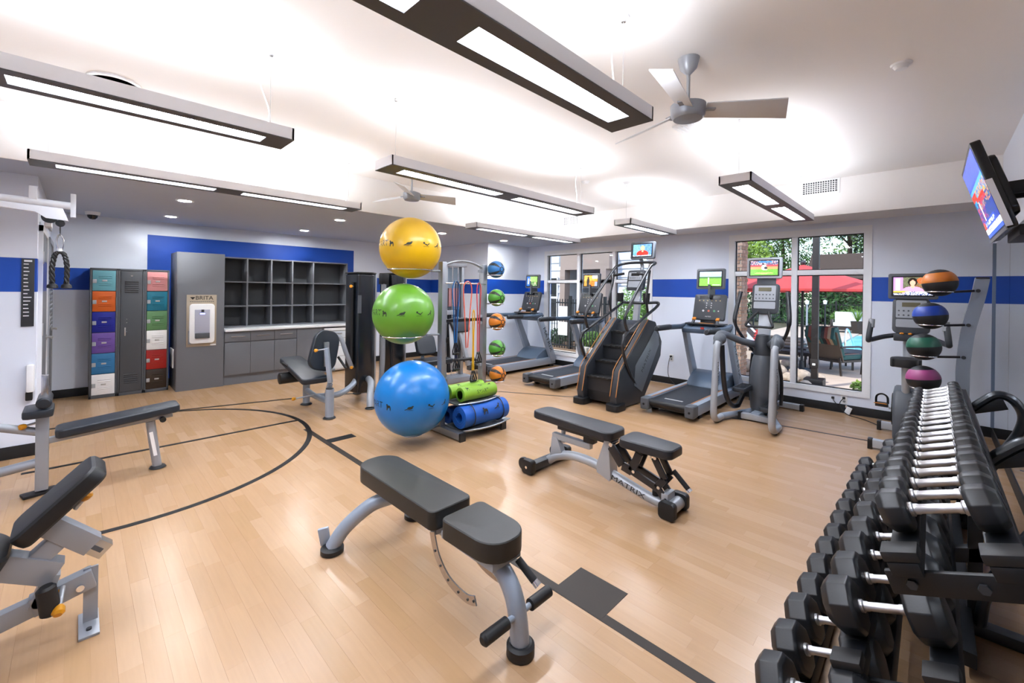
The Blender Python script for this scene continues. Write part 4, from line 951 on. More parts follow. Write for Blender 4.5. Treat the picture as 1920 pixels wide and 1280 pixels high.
for y, s in ((YR+.02, -1), (YL-.02, 1)):
    lo = smoothline([(5.62, y, .22), (5.30, y+s*.03, .55), (5.14, y+s*.04, .82), (5.16, y+s*.04, .96), (5.25, y+s*.03, 1.03), (5.8, y+s*.02, 1.24), (6.12, y+s*.02, 1.36), (6.24, y+s*.01, 1.42), (6.22, y-s*.03, 1.44), (6.1, y-s*.14, 1.43), (6.05, y-s*.30, 1.43)], 5)
    obj('handrail', MB().tube(lo, .022, 12), M_BLKTUBE, t, world=True)
    hi = smoothline([(5.30, y+s*.03, 1.04), (5.22, y+s*.02, 1.20), (5.32, y+s*.02, 1.38), (5.92, y, 1.93), (6.1, y, 2.02), (6.2, y-s*.04, 2.05), (6.2, y-s*.16, 2.06), (6.2, y-s*.31, 2.06)], 5)
    obj('upper_rail', MB().tube(hi, .021, 12), M_BLKTUBE, t, world=True)
    obj('rail_brace', MB().tube(smoothline([(5.9, y+s*.01, 1.27), (5.85, y+s*.01, 1.5), (5.92, y, 1.75), (5.96, y, 1.92)]), .018, 10), M_BLKTUBE, t, world=True)
    gr = obj('side_grip', MB().cyl((5.9, y-s*.02, 1.85), (5.94, y-s*.19, 1.88), .02), M_BLACK, t, world=True)
    obj('cup_holder', MB().lathe([(.045, 0), (.055, .14), (.05, .14), (.042, .01)], (6.02, y-s*.08, 1.44), n=18), M_BLACK, t, world=True)
obj('mast', MB().bar((6.12, 3.3, 1.14), (6.2, 3.3, 1.66), .09, .07), M_SILVER, t, world=True, bevel=.01)
obj('mast', MB().tube(smoothline([(6.26, 3.3, 1.85), (6.3, 3.3, 2.0), (6.26, 3.3, 2.12)]), .03), M_SILVER, t, world=True)
c = Vector((6.16, 3.33, 1.78)); Rm = Matrix.Rotation(.2, 3, 'Y')
cn = obj('console', MB().prism([Rm @ Vector((0, y, z))+c for y, z in rrect(.28, .33, .04, 4)], (-.03, 0, 0), (.09, 0, 0)), M_DKGREY, t, world=True, bevel=.012)
for z, h in ((.06, .12), (-.07, .10)): obj('console_plate', MB().prism([Rm @ Vector((-.032, y, zz+z))+c for y, zz in rrect(.22, h, .01, 3)], (0, 0, 0), (-.003, 0, 0)), M_LTGREY, cn, world=True)
for q in range(6): p = Rm @ Vector((-.037, -.08+q*.032, .03))+c; obj('button', MB().cyl(p, p+Vector((-.004, 0, 0)), .008, n=8), M_GREY, cn, world=True)
obj('display', MB().prism([Rm @ Vector((-.036, y, z+.085))+c for y, z in rrect(.14, .045, .004, 2)], (0, 0, 0), (-.002, 0, 0)), M_BEZ, cn, world=True)
tvbox(t, (6.22, 3.25, 2.25), .40, .27, NEWS1, .1)

# elliptical trainer
t = thing('elliptical_trainer', 'grey elliptical trainer with a baseball game on its screen', 'elliptical trainer', (6.1, 1.57, 0))
ye = 1.57
for s, nm in ((1, 'L'), (-1, 'R')):
    y = ye+s*.31
    obj('rear_frame', MB().tube(smoothline([(5.72, y+s*.0, .05), (5.52, y, .05), (5.43, y, .12), (5.43, y, .3), (5.50, y, .92), (5.54, y, .98)], 5), .038, 14), M_SILVER, t, world=True)
    obj('base_leg', MB().tube([(5.70, y, .05), (5.95, y-s*.1, .05), (6.3, y-s*.24, .06)], .04, 12), M_STEELB, t, world=True)
    obj('end_cap', MB().cyl((5.53, y+s*.0, .012), (5.53, y, .02), .03), M_BLACK, t, world=True)
    obj('top_link', MB().tube(smoothline([(5.52, y, .96), (5.58, y, 1.06), (5.72, y-s*.02, 1.08), (5.98, y-s*.12, .99), (6.25, y-s*.22, .93)], 5), .048, 12, sx=.8, sy=1.1), M_GREY, t, world=True)
    obj('joint_cover', MB().sphere((5.60, y, 1.03), .075, 18, 10), M_GREY, t, world=True)
    sw = smoothline([(5.62, y-s*.02, .95), (5.66, y-s*.03, .55), (5.72, y-s*.05, .30), (5.85, y-s*.08, .17), (6.0, y-s*.10, .15)], 5)
    obj('swing_arm', MB().tube(sw, .03, 12), M_BLKTUBE, t, world=True)
    py, pz = (1.72, .36) if s > 0 else (1.42, .17)
    pd = obj('pedal', MB().prism([(p[0]+5.98, p[1]+py, pz) for p in rrect(.40, .15, .05)], (0, 0, 0), (0, 0, .055)), M_DKGREY, t, world=True, bevel=.015)
    for q in range(5): obj('pedal_rib', MB().bb((5.83+q*.07, py-.055, pz+.055), (5.85+q*.07, py+.055, pz+.061)), M_BLACK, pd, world=True)
    obj('crank_arm', MB().bar((6.08, py, pz-.01), (6.32, ye+s*.10, .35 if s > 0 else .2), .04, .05), M_BLACK, t, world=True, bevel=.008)
    obj('pedal_link', MB().bar((6.0, y-s*.10, .15), (6.1, py, pz+.0), .04, .04), M_BLACK, t, world=True)
    hb = smoothline([(6.34, ye+s*.12, .82), (6.22, ye+s*.26, 1.06), (6.16, ye+s*.31, 1.22), (6.2, ye+s*.30, 1.40), (6.26, ye+s*.27, 1.62)], 5)
    obj('moving_handlebar', MB().tube(hb, [.02]*10+[.026]*(len(hb)-10), 12), M_BLKTUBE, t, world=True)
    obj('fixed_grip', MB().tube(smoothline([(6.26, ye+s*.06, 1.36), (6.12, ye+s*.12, 1.26), (6.08, ye+s*.15, 1.18), (6.12, ye+s*.06, 1.17), (6.14, ye, 1.17)]), .016, 10), M_BLACK, t, world=True)
    obj('handlebar_drop', MB().tube(smoothline([(6.34, ye+s*.14, .8), (6.42, ye+s*.18, .5), (6.42, ye+s*.18, .15)]), .02, 10), M_BLKTUBE, t, world=True)
obj('center_shroud', MB().lathe([(.13, .05), (.16, .12), (.175, .35), (.165, .6), (.14, .75), (.12, .8)], (6.28, ye, 0), Matrix.Diagonal((1.15, .85, 1)), 28), M_GREY, t, world=True)
obj('upper_shroud', MB().lathe([(.125, .78), (.13, .86), (.11, 1.0), (.09, 1.06), (.0, 1.07)], (6.28, ye, 0), Matrix.Diagonal((1.0, .85, 1)), 24), M_DKGREY, t, world=True)
obj('flywheel_housing', MB().cyl((6.55, ye-.07, .42), (6.55, ye+.07, .42), .36, n=40), M_GREY, t, world=True, bevel=.02)
obj('console_mast', MB().bar((6.3, ye, 1.0), (6.38, ye, 1.4), .14, .06), M_SILVER, t, world=True, bevel=.01)
for x, w_ in ((6.95, .52), (5.95, .3)): 
    st = obj('stabilizer', MB().bb((x-.04, ye-w_/2-.05, .0+.015), (x+.04, ye+w_/2, .085)), M_SILVER, t, world=True, bevel=.006)
    for s in (-1, 1): obj('end_cap', MB().bb((x-.045, ye+s*w_/2-(.075 if s < 0 else -.0), .0), (x+.045, ye+s*w_/2-(.03 if s < 0 else -.035), .09)), M_BLACK, st, world=True, bevel=.006)
obj('base_rail', MB().bb((5.95, ye-.05, .03), (6.95, ye+.05, .10)), M_STEELB, t, world=True, bevel=.01)
c = Vector((6.35, ye, 1.53)); Rm = Matrix.Rotation(.15, 3, 'Y')
def console2(t, c, Rm):
    cn = obj('console', MB().prism([Rm @ Vector((0, y, z))+c for y, z in rrect(.31, .40, .05, 4)], (-.03, 0, 0), (.09, 0, 0)), M_DKGREY, t, world=True, bevel=.015)
    obj('console_plate', MB().prism([Rm @ Vector((-.032, y, z+.07))+c for y, z in rrect(.25, .20, .012, 3)], (0, 0, 0), (-.003, 0, 0)), M_LTGREY, cn, world=True)
    obj('console_plate', MB().prism([Rm @ Vector((-.032, y, z-.09))+c for y, z in rrect(.25, .09, .012, 3)], (0, 0, 0), (-.003, 0, 0)), M_LTGREY, cn, world=True)
    obj('display', MB().prism([Rm @ Vector((-.036, y, z+.12))+c for y, z in rrect(.15, .05, .004, 2)], (0, 0, 0), (-.002, 0, 0)), mat('display olive', '#6a6448', .3), cn, world=True)
    for q in range(6):
        for zz in (.05, .0): p = Rm @ Vector((-.036, -.1+q*.04, zz))+c; obj('button', MB().cyl(p, p+Vector((-.004, 0, 0)), .009, n=8), M_GREY, cn, world=True)
    return cn
console2(t, c, Rm)
obj('screen_neck', MB().bb((6.38, ye-.11, 1.68), (6.41, ye+.11, 1.84)), M_GREY, t, world=True, bevel=.006)
tvbox(t, (6.37, ye+.02, 1.935), .41, .275, BASE, .05, M_LTGREY)
for s in (1, -1): text('lettering', 'MATRIX', .055, M_INK, t, (5.44, ye+s*.31-.043 if s < 0 else ye+s*.31-.043, .62), frame((.1, 0, -1), (1, 0, .1)), world=True, sx=1.5)

# exercise bike
t = thing('exercise_bike', 'upright exercise bike with a talk show on its screen', 'exercise bike', (6.25, .2, 0)); yb = .19
for x, w_ in ((5.82, .52), (6.72, .50)):
    st = obj('stabilizer', MB().bb((x-.04, yb-w_/2, .02), (x+.04, yb+w_/2, .10)), M_SILVER, t, world=True, bevel=.006)
    for s in (-1, 1): obj('end_cap', MB().bb((x-.045, yb+s*w_/2-.02, .0), (x+.045, yb+s*w_/2+.02, .105)), M_BLACK, st, world=True, bevel=.006)
obj('base_rail', MB().bb((5.82, yb-.05, .04), (6.72, yb+.05, .11)), M_STEELB, t, world=True, bevel=.01)
obj('shroud', MB().prism([(x, yb-.10, z) for x, z in ((5.98, .08), (5.95, .42), (6.05, .6), (6.3, .62), (6.6, .55), (6.7, .3), (6.68, .08))], (0, 0, 0), (0, .2, 0)), M_GREY, t, world=True, bevel=.04, seg=3)
obj('crank_cover', MB().cyl((6.25, yb-.115, .36), (6.25, yb+.115, .36), .17, n=30), M_BLACK, t, world=True)
for s, z in ((1, .36), (-1, .2)):
    cr = obj('crank_arm', MB().bar((6.25, yb+s*.125, .36), (6.25+s*.1, yb+s*.14, z+.02), .03, .02), M_SILVER, t, world=True)
    pdl = obj('pedal', MB().bb((6.25+s*.1-.06, yb+s*.15, z-.005), (6.25+s*.1+.06, yb+s*.26, z+.03)), M_BLACK, t, world=True, bevel=.005)
    obj('pedal_strap', MB().tube(smoothline([(6.25+s*.1, yb+s*.155, z+.02), (6.25+s*.1, yb+s*.16, z+.10), (6.25+s*.1, yb+s*.205, z+.13), (6.25+s*.1, yb+s*.25, z+.10), (6.25+s*.1, yb+s*.255, z+.02)]), .012, 6, sx=1.3, sy=.25), M_BLACK, pdl, world=True)
    obj('strap_clip', MB().bb((6.25+s*.1-.065, yb+s*.16, z+.028), (6.25+s*.1-.06, yb+s*.27, z+.036)), M_ORG2, pdl, world=True)
    obj('handlebar', MB().tube(smoothline([(6.5, yb+s*.05, 1.16), (6.38, yb+s*.2, 1.13), (6.2, yb+s*.3, 1.10), (6.14, yb+s*.31, 1.12), (6.18, yb+s*.29, 1.32)]), .026, 12), M_DKGREY, t, world=True)
    obj('pulse_grip', MB().cyl((6.166, yb+s*.291, 1.24), (6.181, yb+s*.288, 1.33), .028), M_LTGREY, t, world=True)
obj('seat_post', MB().cyl((6.08, yb, .55), (6.0, yb, .86), .035), M_SILVER, t, world=True)
obj('saddle', MB().prism([(p[0]+5.98+(.03 if abs(p[1]) < .1 else 0), p[1]*1.0+yb, .86) for p in rrect(.25, .24, .09)], (0, 0, 0), (0, 0, .09)), M_BLACK, t, world=True, bevel=.035, seg=3)
obj('saddle_nose', MB().bar((6.05, yb, .90), (6.24, yb, .905), .11, .07, w2=.05, h2=.05), M_BLACK, t, world=True, bevel=.02, seg=3)
obj('console_post', MB().cyl((6.5, yb, .55), (6.56, yb, 1.2), .045), M_SILVER, t, world=True)
obj('bar_clamp', MB().bb((6.40, yb-.09, 1.09), (6.58, yb+.12, 1.17)), M_DKGREY, t, world=True, bevel=.015)
for y in (-.02, .05): obj('adjust_button', MB().lathe([(.018, 0), (.018, .012), (.0, .018)], (6.40, yb+y, 1.17), n=12), M_ORG2, t, world=True)
console2(t, Vector((6.52, yb-.02, 1.37)), Matrix.Rotation(.2, 3, 'Y'))
obj('screen_neck', MB().bb((6.55, yb-.11, 1.5), (6.58, yb+.11, 1.62)), M_GREY, t, world=True, bevel=.006)
tvbox(t, (6.54, yb-.03, 1.70), .41, .285, TALK, .05)
# ---------------------------------------------------------------- benches
t = thing('weight_bench', 'adjustable weight bench with charcoal pads and curved silver legs', 'weight bench', (1.38, 2.0, 0))
bx_ = 1.375
pad(t, 'back_pad', (bx_, 2.19, .43), (.265, .86, .10), M_VINYLO, Matrix.Rotation(0, 3, 'Z'), r=.04, bev=.012, r2=.12)
o = pad(t, 'seat_pad', (bx_, 1.51, .435), (.27, .37, .095), M_VINYLO, Matrix.Rotation(PI, 3, 'Z'), r=.04, bev=.012, taper=.9, r2=.115)
obj('back_rail', MB().bb((bx_-.09, 1.78, .345), (bx_+.09, 2.58, .38)), M_STEELB, t, world=True, bevel=.006)
obj('seat_rail', MB().bb((bx_-.09, 1.36, .35), (bx_+.09, 1.74, .388)), M_STEELB, t, world=True, bevel=.006)
obj('spine_tube', MB().cyl((bx_, 1.5, .33), (bx_, 2.4, .30), .032), M_STEELB, t, world=True)
obj('front_leg', MB().tube(smoothline([(bx_, 1.56, .335), (bx_, 1.45, .335), (bx_, 1.355, .285), (bx_, 1.30, .19), (bx_-.0, 1.272, .03)], 6), .042, 18), M_STEELB, t, world=True)
obj('front_foot', MB().lathe([(.045, 0), (.062, .004), (.062, .045), (.05, .055), (.045, .055)], (bx_, 1.272, 0), n=28), M_BLACK, t, world=True)
for s in (-1, 1):
    obj('rear_leg', MB().tube(smoothline([(bx_, 2.38, .30), (bx_+s*.1, 2.45, .26), (bx_+s*.22, 2.53, .14), (bx_+s*.285, 2.565, .03)], 6), .042, 16), M_STEELB, t, world=True)
    obj('rear_foot', MB().lathe([(.05, 0), (.066, .004), (.066, .03), (.05, .04)], (bx_+s*.285, 2.565, 0), n=28), M_BLACK, t, world=True)
    obj('caster_bracket', MB().bar((bx_+s*.30, 2.62, .03), (bx_+s*.315, 2.63, .13), .02, .06), M_STEELB, t, world=True, bevel=.003)
    fr = obj('foot_bar', MB().cyl((bx_+s*.03, 1.285, .17), (bx_+s*.08, 1.285, .17), .014), M_STEELB, t, world=True)
    obj('foam_grip', MB().loft([((bx_+s*.07, 1.285, .17), .018), ((bx_+s*.075, 1.285, .17), .026), ((bx_+s*.205, 1.285, .17), .026), ((bx_+s*.215, 1.285, .17), .016)], 20), M_BLACK, fr, world=True)
pts = smoothline([(bx_-.10, 1.80, .36), (bx_-.10, 1.755, .26), (bx_-.10, 1.66, .185), (bx_-.10, 1.53, .165), (bx_-.10, 1.46, .185)], 5)
ar = obj('incline_sector', MB().tube(pts, .024, 4, sx=1.2, sy=.22, up=(1, 0, 0)), mat('nickel', '#dcd4cd', .25, .8), t, world=True)
for p in pts[4:-1:3]: obj('pin_hole', MB().cyl((p.x-.007, p.y, p.z), (p.x+.007, p.y, p.z), .006, n=10), M_DKGREY, ar, world=True)
obj('incline_sector', MB().tube([Vector((2*bx_-p.x, p.y, p.z)) for p in pts], .024, 4, sx=1.2, sy=.22, up=(1, 0, 0)), mat('nickel', '#dcd4cd', .25, .8), t, world=True)
lv = obj('release_lever', MB().cyl((bx_+.07, 1.36, .345), (bx_+.085, 1.27, .28), .018), M_BLACK, t, world=True)
obj('lever_tip', MB().cyl((bx_+.085, 1.27, .28), (bx_+.089, 1.25, .265), .018), M_CHROME, lv, world=True)
# articulated flat bench
t = thing('weight_bench', 'flat weight bench with slate pads and a lettered arched silver frame', 'weight bench', (3.02, 1.95, 0)); bm_ = 3.02
pad(t, 'back_pad', (bm_+.03, 2.2, .455), (.27, .86, .07), M_VINYL, Matrix.Rotation(-.05, 3, 'Z'), r=.07, bev=.02, taper=.9)
pad(t, 'seat_pad', (bm_-.01, 1.49, .45), (.27, .42, .07), M_VINYL, Matrix.Rotation(PI-.03, 3, 'Z'), r=.06, bev=.02, taper=.8)
obj('back_rail', MB().bb((bm_-.04, 1.80, .375), (bm_+.07, 2.35, .42)), M_DKGREY, t, world=True, bevel=.006)
obj('main_tube', MB().tube(smoothline([(bm_, 2.47, .06), (bm_, 2.38, .12), (bm_, 2.2, .17), (bm_, 2.0, .17), (bm_, 1.85, .14), (bm_, 1.62, .085), (bm_, 1.48, .055), (bm_, 1.33, .05)], 6), .038, 16), M_SILVER, t, world=True)
ms = obj('center_post', MB().prism([(bm_-.055, y, z) for y, z in ((1.79, .40), (1.86, .41), (1.93, .2), (1.93, .13), (1.81, .09), (1.80, .13), (1.82, .36))], (0, 0, 0), (.11, 0, 0)), M_SILVER, t, world=True, bevel=.004)
obj('post_bolt', MB().cyl((bm_-.062, 1.80, .385), (bm_-.05, 1.80, .385), .016), M_CHROME, ms, world=True)
text('lettering', 'MATRIX', .055, M_INK, t, (bm_-.0385, 1.66, .094), frame((0, -1, -.22), (0, -.22, 1)), world=True, sx=1.5)
rb = obj('rear_bar', MB().bb((bm_-.26, 2.45, .02), (bm_+.26, 2.53, .085)), M_DKGREY, t, world=True, bevel=.012)
for s in (-1, 1):
    obj('end_cap', MB().prism([(bm_+s*.285, p[0]+2.49, p[1]+.065) for p in rrect(.12, .12, .03)], (0, 0, 0), (s*-.06, 0, 0)), M_BLACK, rb, world=True, bevel=.01)
    obj('end_cap', MB().prism([(bm_+s*.135, p[0]+1.31, p[1]+.065) for p in rrect(.12, .12, .03)], (0, 0, 0), (s*-.055, 0, 0)), M_BLACK, t, world=True, bevel=.01)
    obj('cap_bolt', MB().cyl((bm_+s*.286, 2.49, .065), (bm_+s*.29, 2.49, .065), .012), M_CHROME, rb, world=True)
    obj('transport_wheel', MB().cyl((bm_+s*.2, 2.58, .055), (bm_+s*.235, 2.58, .055), .055, n=24), M_BLACK, t, world=True, bevel=.01)
obj('front_bar', MB().cyl((bm_-.12, 1.31, .06), (bm_+.12, 1.31, .06), .045), M_SILVER, t, world=True)
obj('prop_post', MB().cyl((bm_+.02, 2.33, .25), (bm_+.03, 2.33, .42), .02), M_SILVER, t, world=True)
obj('prop_bar', MB().bb((bm_-.025, 2.02, .275), (bm_+.025, 2.42, .325)), M_SILVER, t, world=True, bevel=.004)
obj('prop_bracket', MB().prism([(bm_-.03, y, z) for y, z in ((2.44, .10), (2.30, .15), (2.36, .29), (2.42, .29))], (0, 0, 0), (.06, 0, 0)), M_SILVER, t, world=True, bevel=.004)
obj('pivot_block', MB().bb((bm_-.035, 1.98, .33), (bm_+.035, 2.08, .39)), M_BLACK, t, world=True, bevel=.008)
for s in (-1, 1):
    lk = MB()
    for a, b, w_ in (((1.80, .37), (1.70, .25), .07), ((1.70, .25), (1.62, .23), .07), ((1.62, .23), (1.56, .38), .06), ((1.62, .23), (1.42, .17), .05), ((1.42, .17), (1.36, .25), .05), ((1.36, .25), (1.44, .385), .05), ((1.41, .17), (1.35, .10), .05)):
        lk.bar((bm_+s*.05, a[0], a[1]), (bm_+s*.05, b[0], b[1]), .018, w_, up=(0, 0, 1))
    ln = obj('seat_linkage', lk, M_BLKTUBE, t, world=True, bevel=.003)
    for y, z in ((1.60, .235), (1.43, .385), (1.47, .385), (1.40, .18), (1.345, .11)): obj('bolt', MB().cyl((bm_+s*.058, y, z), (bm_+s*.066, y, z), .012, n=12), M_CHROME, ln, world=True)
obj('clevis', MB().bb((bm_-.06, 1.33, .08), (bm_+.06, 1.38, .15)), M_SILVER, t, world=True, bevel=.004)
obj('stop_bumper', MB().cyl((bm_, 1.45, .09), (bm_, 1.45, .125), .024), M_BLACK, t, world=True)
h_ = obj('adjust_handle', MB().cyl((bm_+.05, 1.34, .29), (bm_+.05, 1.23, .19), .018), M_BLACK, t, world=True)
obj('handle_tip', MB().cyl((bm_+.05, 1.23, .19), (bm_+.05, 1.215, .176), .019), M_CHROME, h_, world=True)
# decline bench
yd = 4.82
t = thing('decline_bench', 'sloping slate bench with padded leg holders by the striped partition', 'exercise bench', (.2, yd, 0))
sl = math.atan2(.07, .74)
pad(t, 'bench_pad', (.265, yd, .485), (.76, .25, .065), M_VINYLB, Matrix.Rotation(-sl, 3, 'Y'), r=.05, bev=.02)
obj('pad_rail', MB().bar((-.16, yd, .395), (.60, yd, .455), .05, .045), M_SILVER2, t, world=True, bevel=.006)
obj('rear_leg', MB().tube([(.45, yd, .42), (.47, yd, .25), (.50, yd, .02)], .033, 14), M_SILVER2, t, world=True)
foot_disc(t, (.503, yd, 0), .06)
obj('warning_label', MB().bar((.452, yd-.035, .33), (.485, yd-.035, .12), .025, .002, up=(0, 1, 0)), M_WHT, t, world=True)
obj('front_post', MB().bb((-.215, yd-.035, .03), (-.145, yd+.035, .62)), M_SILVER2, t, world=True, bevel=.006)
obj('floor_plate', MB().bar((-.28, yd-.03, .012), (-.10, yd+.02, .012), .1, .02), M_BLACK, t, world=True, bevel=.005)
obj('shin_pad', MB().prism([(p[0]-.2, p[1]+yd, .6) for p in rrect(.16, .30, .04)], (0, 0, 0), (0, 0, .06)), M_VINYLB, t, world=True, bevel=.015)
obj('leg_roller', MB().loft([((-.17, yd-.15, .71), .03), ((-.17, yd-.14, .71), .042), ((-.17, yd+.14, .71), .042), ((-.17, yd+.15, .71), .03)], 20), M_VINYLB, t, world=True)
obj('slide_post', MB().bb((-.19, yd-.02, .6), (-.15, yd+.02, .9)), M_CHROME, t, world=True, bevel=.004)
obj('side_tube', MB().cyl((-.2, yd, .47), (-.75, yd+.05, .67), .03), M_SILVER2, t, world=True)
obj('side_tube', MB().cyl((-.2, yd, .24), (-.75, yd+.05, .16), .035), M_SILVER2, t, world=True)
knob(t, (-.2, yd-.02, .55), (-.27, yd-.03, .535))
obj('bumper', MB().cyl((.53, yd-.06, .425), (.53, yd+.06, .425), .022), M_BLACK, t, world=True)
foot_disc(t, (-.72, yd, 0), .06)
obj('rear_post', MB().cyl((-.72, yd+.05, .02), (-.72, yd+.05, .7), .035), M_SILVER2, t, world=True)
# curl machine at the near edge
yq = 2.8
t = thing('preacher_machine', 'steel framed machine with a slanted black pad, yellow knob and floor plate', 'gym machine', (0, yq, 0))
sl = math.atan2(.24, .25)
pad(t, 'arm_pad', (-.045, yq+.02, .615), (.36, .26, .075), M_BLACK, Matrix.Rotation(-sl, 3, 'Y'), r=.05, bev=.025)
pad(t, 'seat_pad', (-.30, yq, .475), (.22, .3, .09), M_BLACK, Matrix.Rotation(.5, 3, 'Y'), r=.08, bev=.03)
obj('pad_arm', MB().bar((-.10, yq, .54), (.06, yq, .375), .07, .085), M_SILVER2, t, world=True, bevel=.004)
sv = obj('inner_sleeve', MB().bar((.05, yq, .385), (.105, yq, .33), .058, .07), M_BRUSH, t, world=True, bevel=.003)
obj('slot', MB().bar((.055, yq-.031, .378), (.09, yq-.031, .343), .004, .018), M_GREY, sv, world=True)
obj('frame_arm', MB().bar((-.03, yq, .46), (-.16, yq, .34), .06, .075), M_SILVER2, t, world=True, bevel=.004)
obj('frame_beam', MB().bar((-.30, yq, .45), (-.055, yq, .30), .08, .10), M_SILVER2, t, world=True, bevel=.004)
obj('lower_beam', MB().bar((-.5, yq, .10), (-.04, yq, .195), .05, .075), M_SILVER2, t, world=True, bevel=.004)
obj('lower_sleeve', MB().bar((-.13, yq, .18), (.065, yq, .225), .06, .085), M_SILVER2, t, world=True, bevel=.004)
obj('post', MB().bar((-.07, yq, .30), (-.11, yq, .17), .06, .06), M_SILVER2, t, world=True, bevel=.004)
obj('ankle_pad', MB().loft([((-.085, yq-.09, .29), .022), ((-.085, yq-.09, .28), .032), ((-.07, yq-.09, .17), .034), ((-.068, yq-.09, .16), .022)], 18), M_BLACK, t, world=True)
kn = knob(t, (-.035, yq-.03, .235), (-.045, yq-.11, .185))
knob(t, (.0, yq+.0, .56), (.03, yq-.01, .605))
obj('bolt', MB().cyl((.02, yq-.032, .205), (.02, yq-.045, .205), .014), M_CHROME, t, world=True)
obj('warning_sticker', MB().box((-.045, yq-.0305, .222), (.018, .001, .012), Matrix.Rotation(-.22, 3, 'Y')), M_YEL, t, world=True)
obj('strut', MB().bar((.055, yq, .27), (.055, yq, .02), .012, .05), M_SILVER2, t, world=True)
obj('floor_plate', MB().bb((.015, yq-.11, .0), (.085, yq+.10, .012)), M_SILVER2, t, world=True, bevel=.003)
obj('plate_bolt', MB().cyl((.05, yq-.06, .012), (.05, yq-.06, .02), .01), M_DKGREY, t, world=True)
foot_disc(t, (-.3, yq+.25, 0), .06)
obj('rear_leg', MB().bar((-.45, yq, .12), (-.3, yq+.25, .02), .06, .05), M_SILVER2, t, world=True)
obj('seat_post', MB().bar((-.32, yq, .46), (-.45, yq, .06), .06, .08), M_SILVER2, t, world=True)
foot_disc(t, (-.46, yq, 0), .06)
# lat pulldown arm with rope
yl = 5.45
t = thing('lat_pulldown_machine', 'white lat pulldown tower with an overhead arm and pulley', 'gym machine', (-.9, yl, 0))
M_WF = mat('white powder coat', '#dfe3ea', .35)
obj('top_tube', MB().cyl((-1.0, yl, 2.31), (-.055, yl, 2.285), .032), M_WF, t, world=True)
obj('top_plate', MB().prism([(x, yl-.02, z) for x, z in ((-.5, 2.27), (-.10, 2.255), (-.065, 2.15), (-.2, 2.16), (-.26, 2.205), (-.45, 2.22), (-.5, 2.16))], (0, 0, 0), (0, .04, 0)), M_WF, t, world=True, bevel=.003)
obj('pulley', MB().cyl((-.115, yl-.014, 2.125), (-.115, yl+.014, 2.125), .03, n=20), M_BLACKG, t, world=True)
obj('pulley', MB().cyl((-.18, yl-.014, 2.17), (-.18, yl+.014, 2.17), .05, n=20), M_BLACKG, t, world=True)
obj('column', MB().bb((-.95, yl-.06, .02), (-.85, yl+.06, 2.35)), M_WF, t, world=True, bevel=.008)
obj('base', MB().bb((-1.2, yl-.3, 0), (-.7, yl+.3, .06)), M_WF, t, world=True, bevel=.01)
obj('cross_brace', MB().bb((-.3, yl-.03, 2.31), (-.25, yl+.25, 2.42)), M_WF, t, world=True, bevel=.004)
obj('side_hook', MB().bb((-.055, yl+.02, 2.19), (-.02, yl+.06, 2.40)), M_WF, t, world=True, bevel=.004)
obj('cable', MB().cyl((-.115, yl, 2.10), (-.115, yl, 2.02), .004, n=8), M_BLACK, t, world=True)
t = thing('tricep_rope', 'black braided tricep rope with rubber ends hanging from a carabiner', 'rope', (-.115, yl, 1.56))
obj('carabiner', MB().tube(smoothline([(-.115, yl, 2.03), (-.135, yl, 1.98), (-.128, yl, 1.90), (-.115, yl, 1.885), (-.102, yl, 1.90), (-.095, yl, 1.98)], 4, closed=True), .006, 8, closed=True), M_CHROME, t, world=True)
obj('ferrule', MB().cyl((-.115, yl, 1.905), (-.115, yl, 1.87), .016), M_WHT, t, world=True)
for s in (-1, 1):
    P = smoothline([(-.115, yl, 1.875), (-.115+s*.028, yl, 1.85), (-.115+s*.045, yl, 1.74), (-.115+s*.042, yl, 1.60)], 8); rp = MB()
    for ph in range(3):
        Q = []
        for i, p in enumerate(P):
            a = ph*2*PI/3+i*.85; Q.append(p+Vector((math.cos(a)*.009, math.sin(a)*.009, 0)))
        rp.tube(Q, .011, 7)
    ro = obj('rope', rp, M_BLACK, t, world=True)
    obj('end_stop', MB().lathe([(.02, .0), (.036, .006), (.032, .03), (.016, .045)], (-.115+s*.042, yl, 1.555), n=18), M_BLACK, ro, world=True)
# partition wall items
t = thing('rules_sign', 'tall dark gym rules sign with white lines of text at the partition corner', 'sign', (-.325, YN-.012, 1.5))
obj('panel', MB().bb((-.365, YN-.012, 1.20), (-.285, YN-.001, 1.825)), M_DKGREY, t, world=True, bevel=.002)
for k in range(15): obj('text_line', MB().bb((-.352, YN-.0135, 1.77-k*.034), (-.352+.025+.03*random.random(), YN-.012, 1.778-k*.034)), M_WHT, t, world=True, smooth=False)
obj('heading_print', MB().bb((-.350, YN-.0135, 1.795), (-.300, YN-.012, 1.812)), M_WHT, t, world=True, smooth=False)
t = thing('sanitizer_dispenser', 'small white wall dispenser with a black base on the partition', 'dispenser', (-.30, YN-.05, .6))
obj('body', MB().bb((-.325, YN-.09, .60), (-.275, YN-.001, .85)), M_WHT, t, world=True, bevel=.015); obj('bracket', MB().bb((-.33, YN-.06, .52), (-.285, YN-.001, .6)), M_BLACK, t, world=True, bevel=.01)
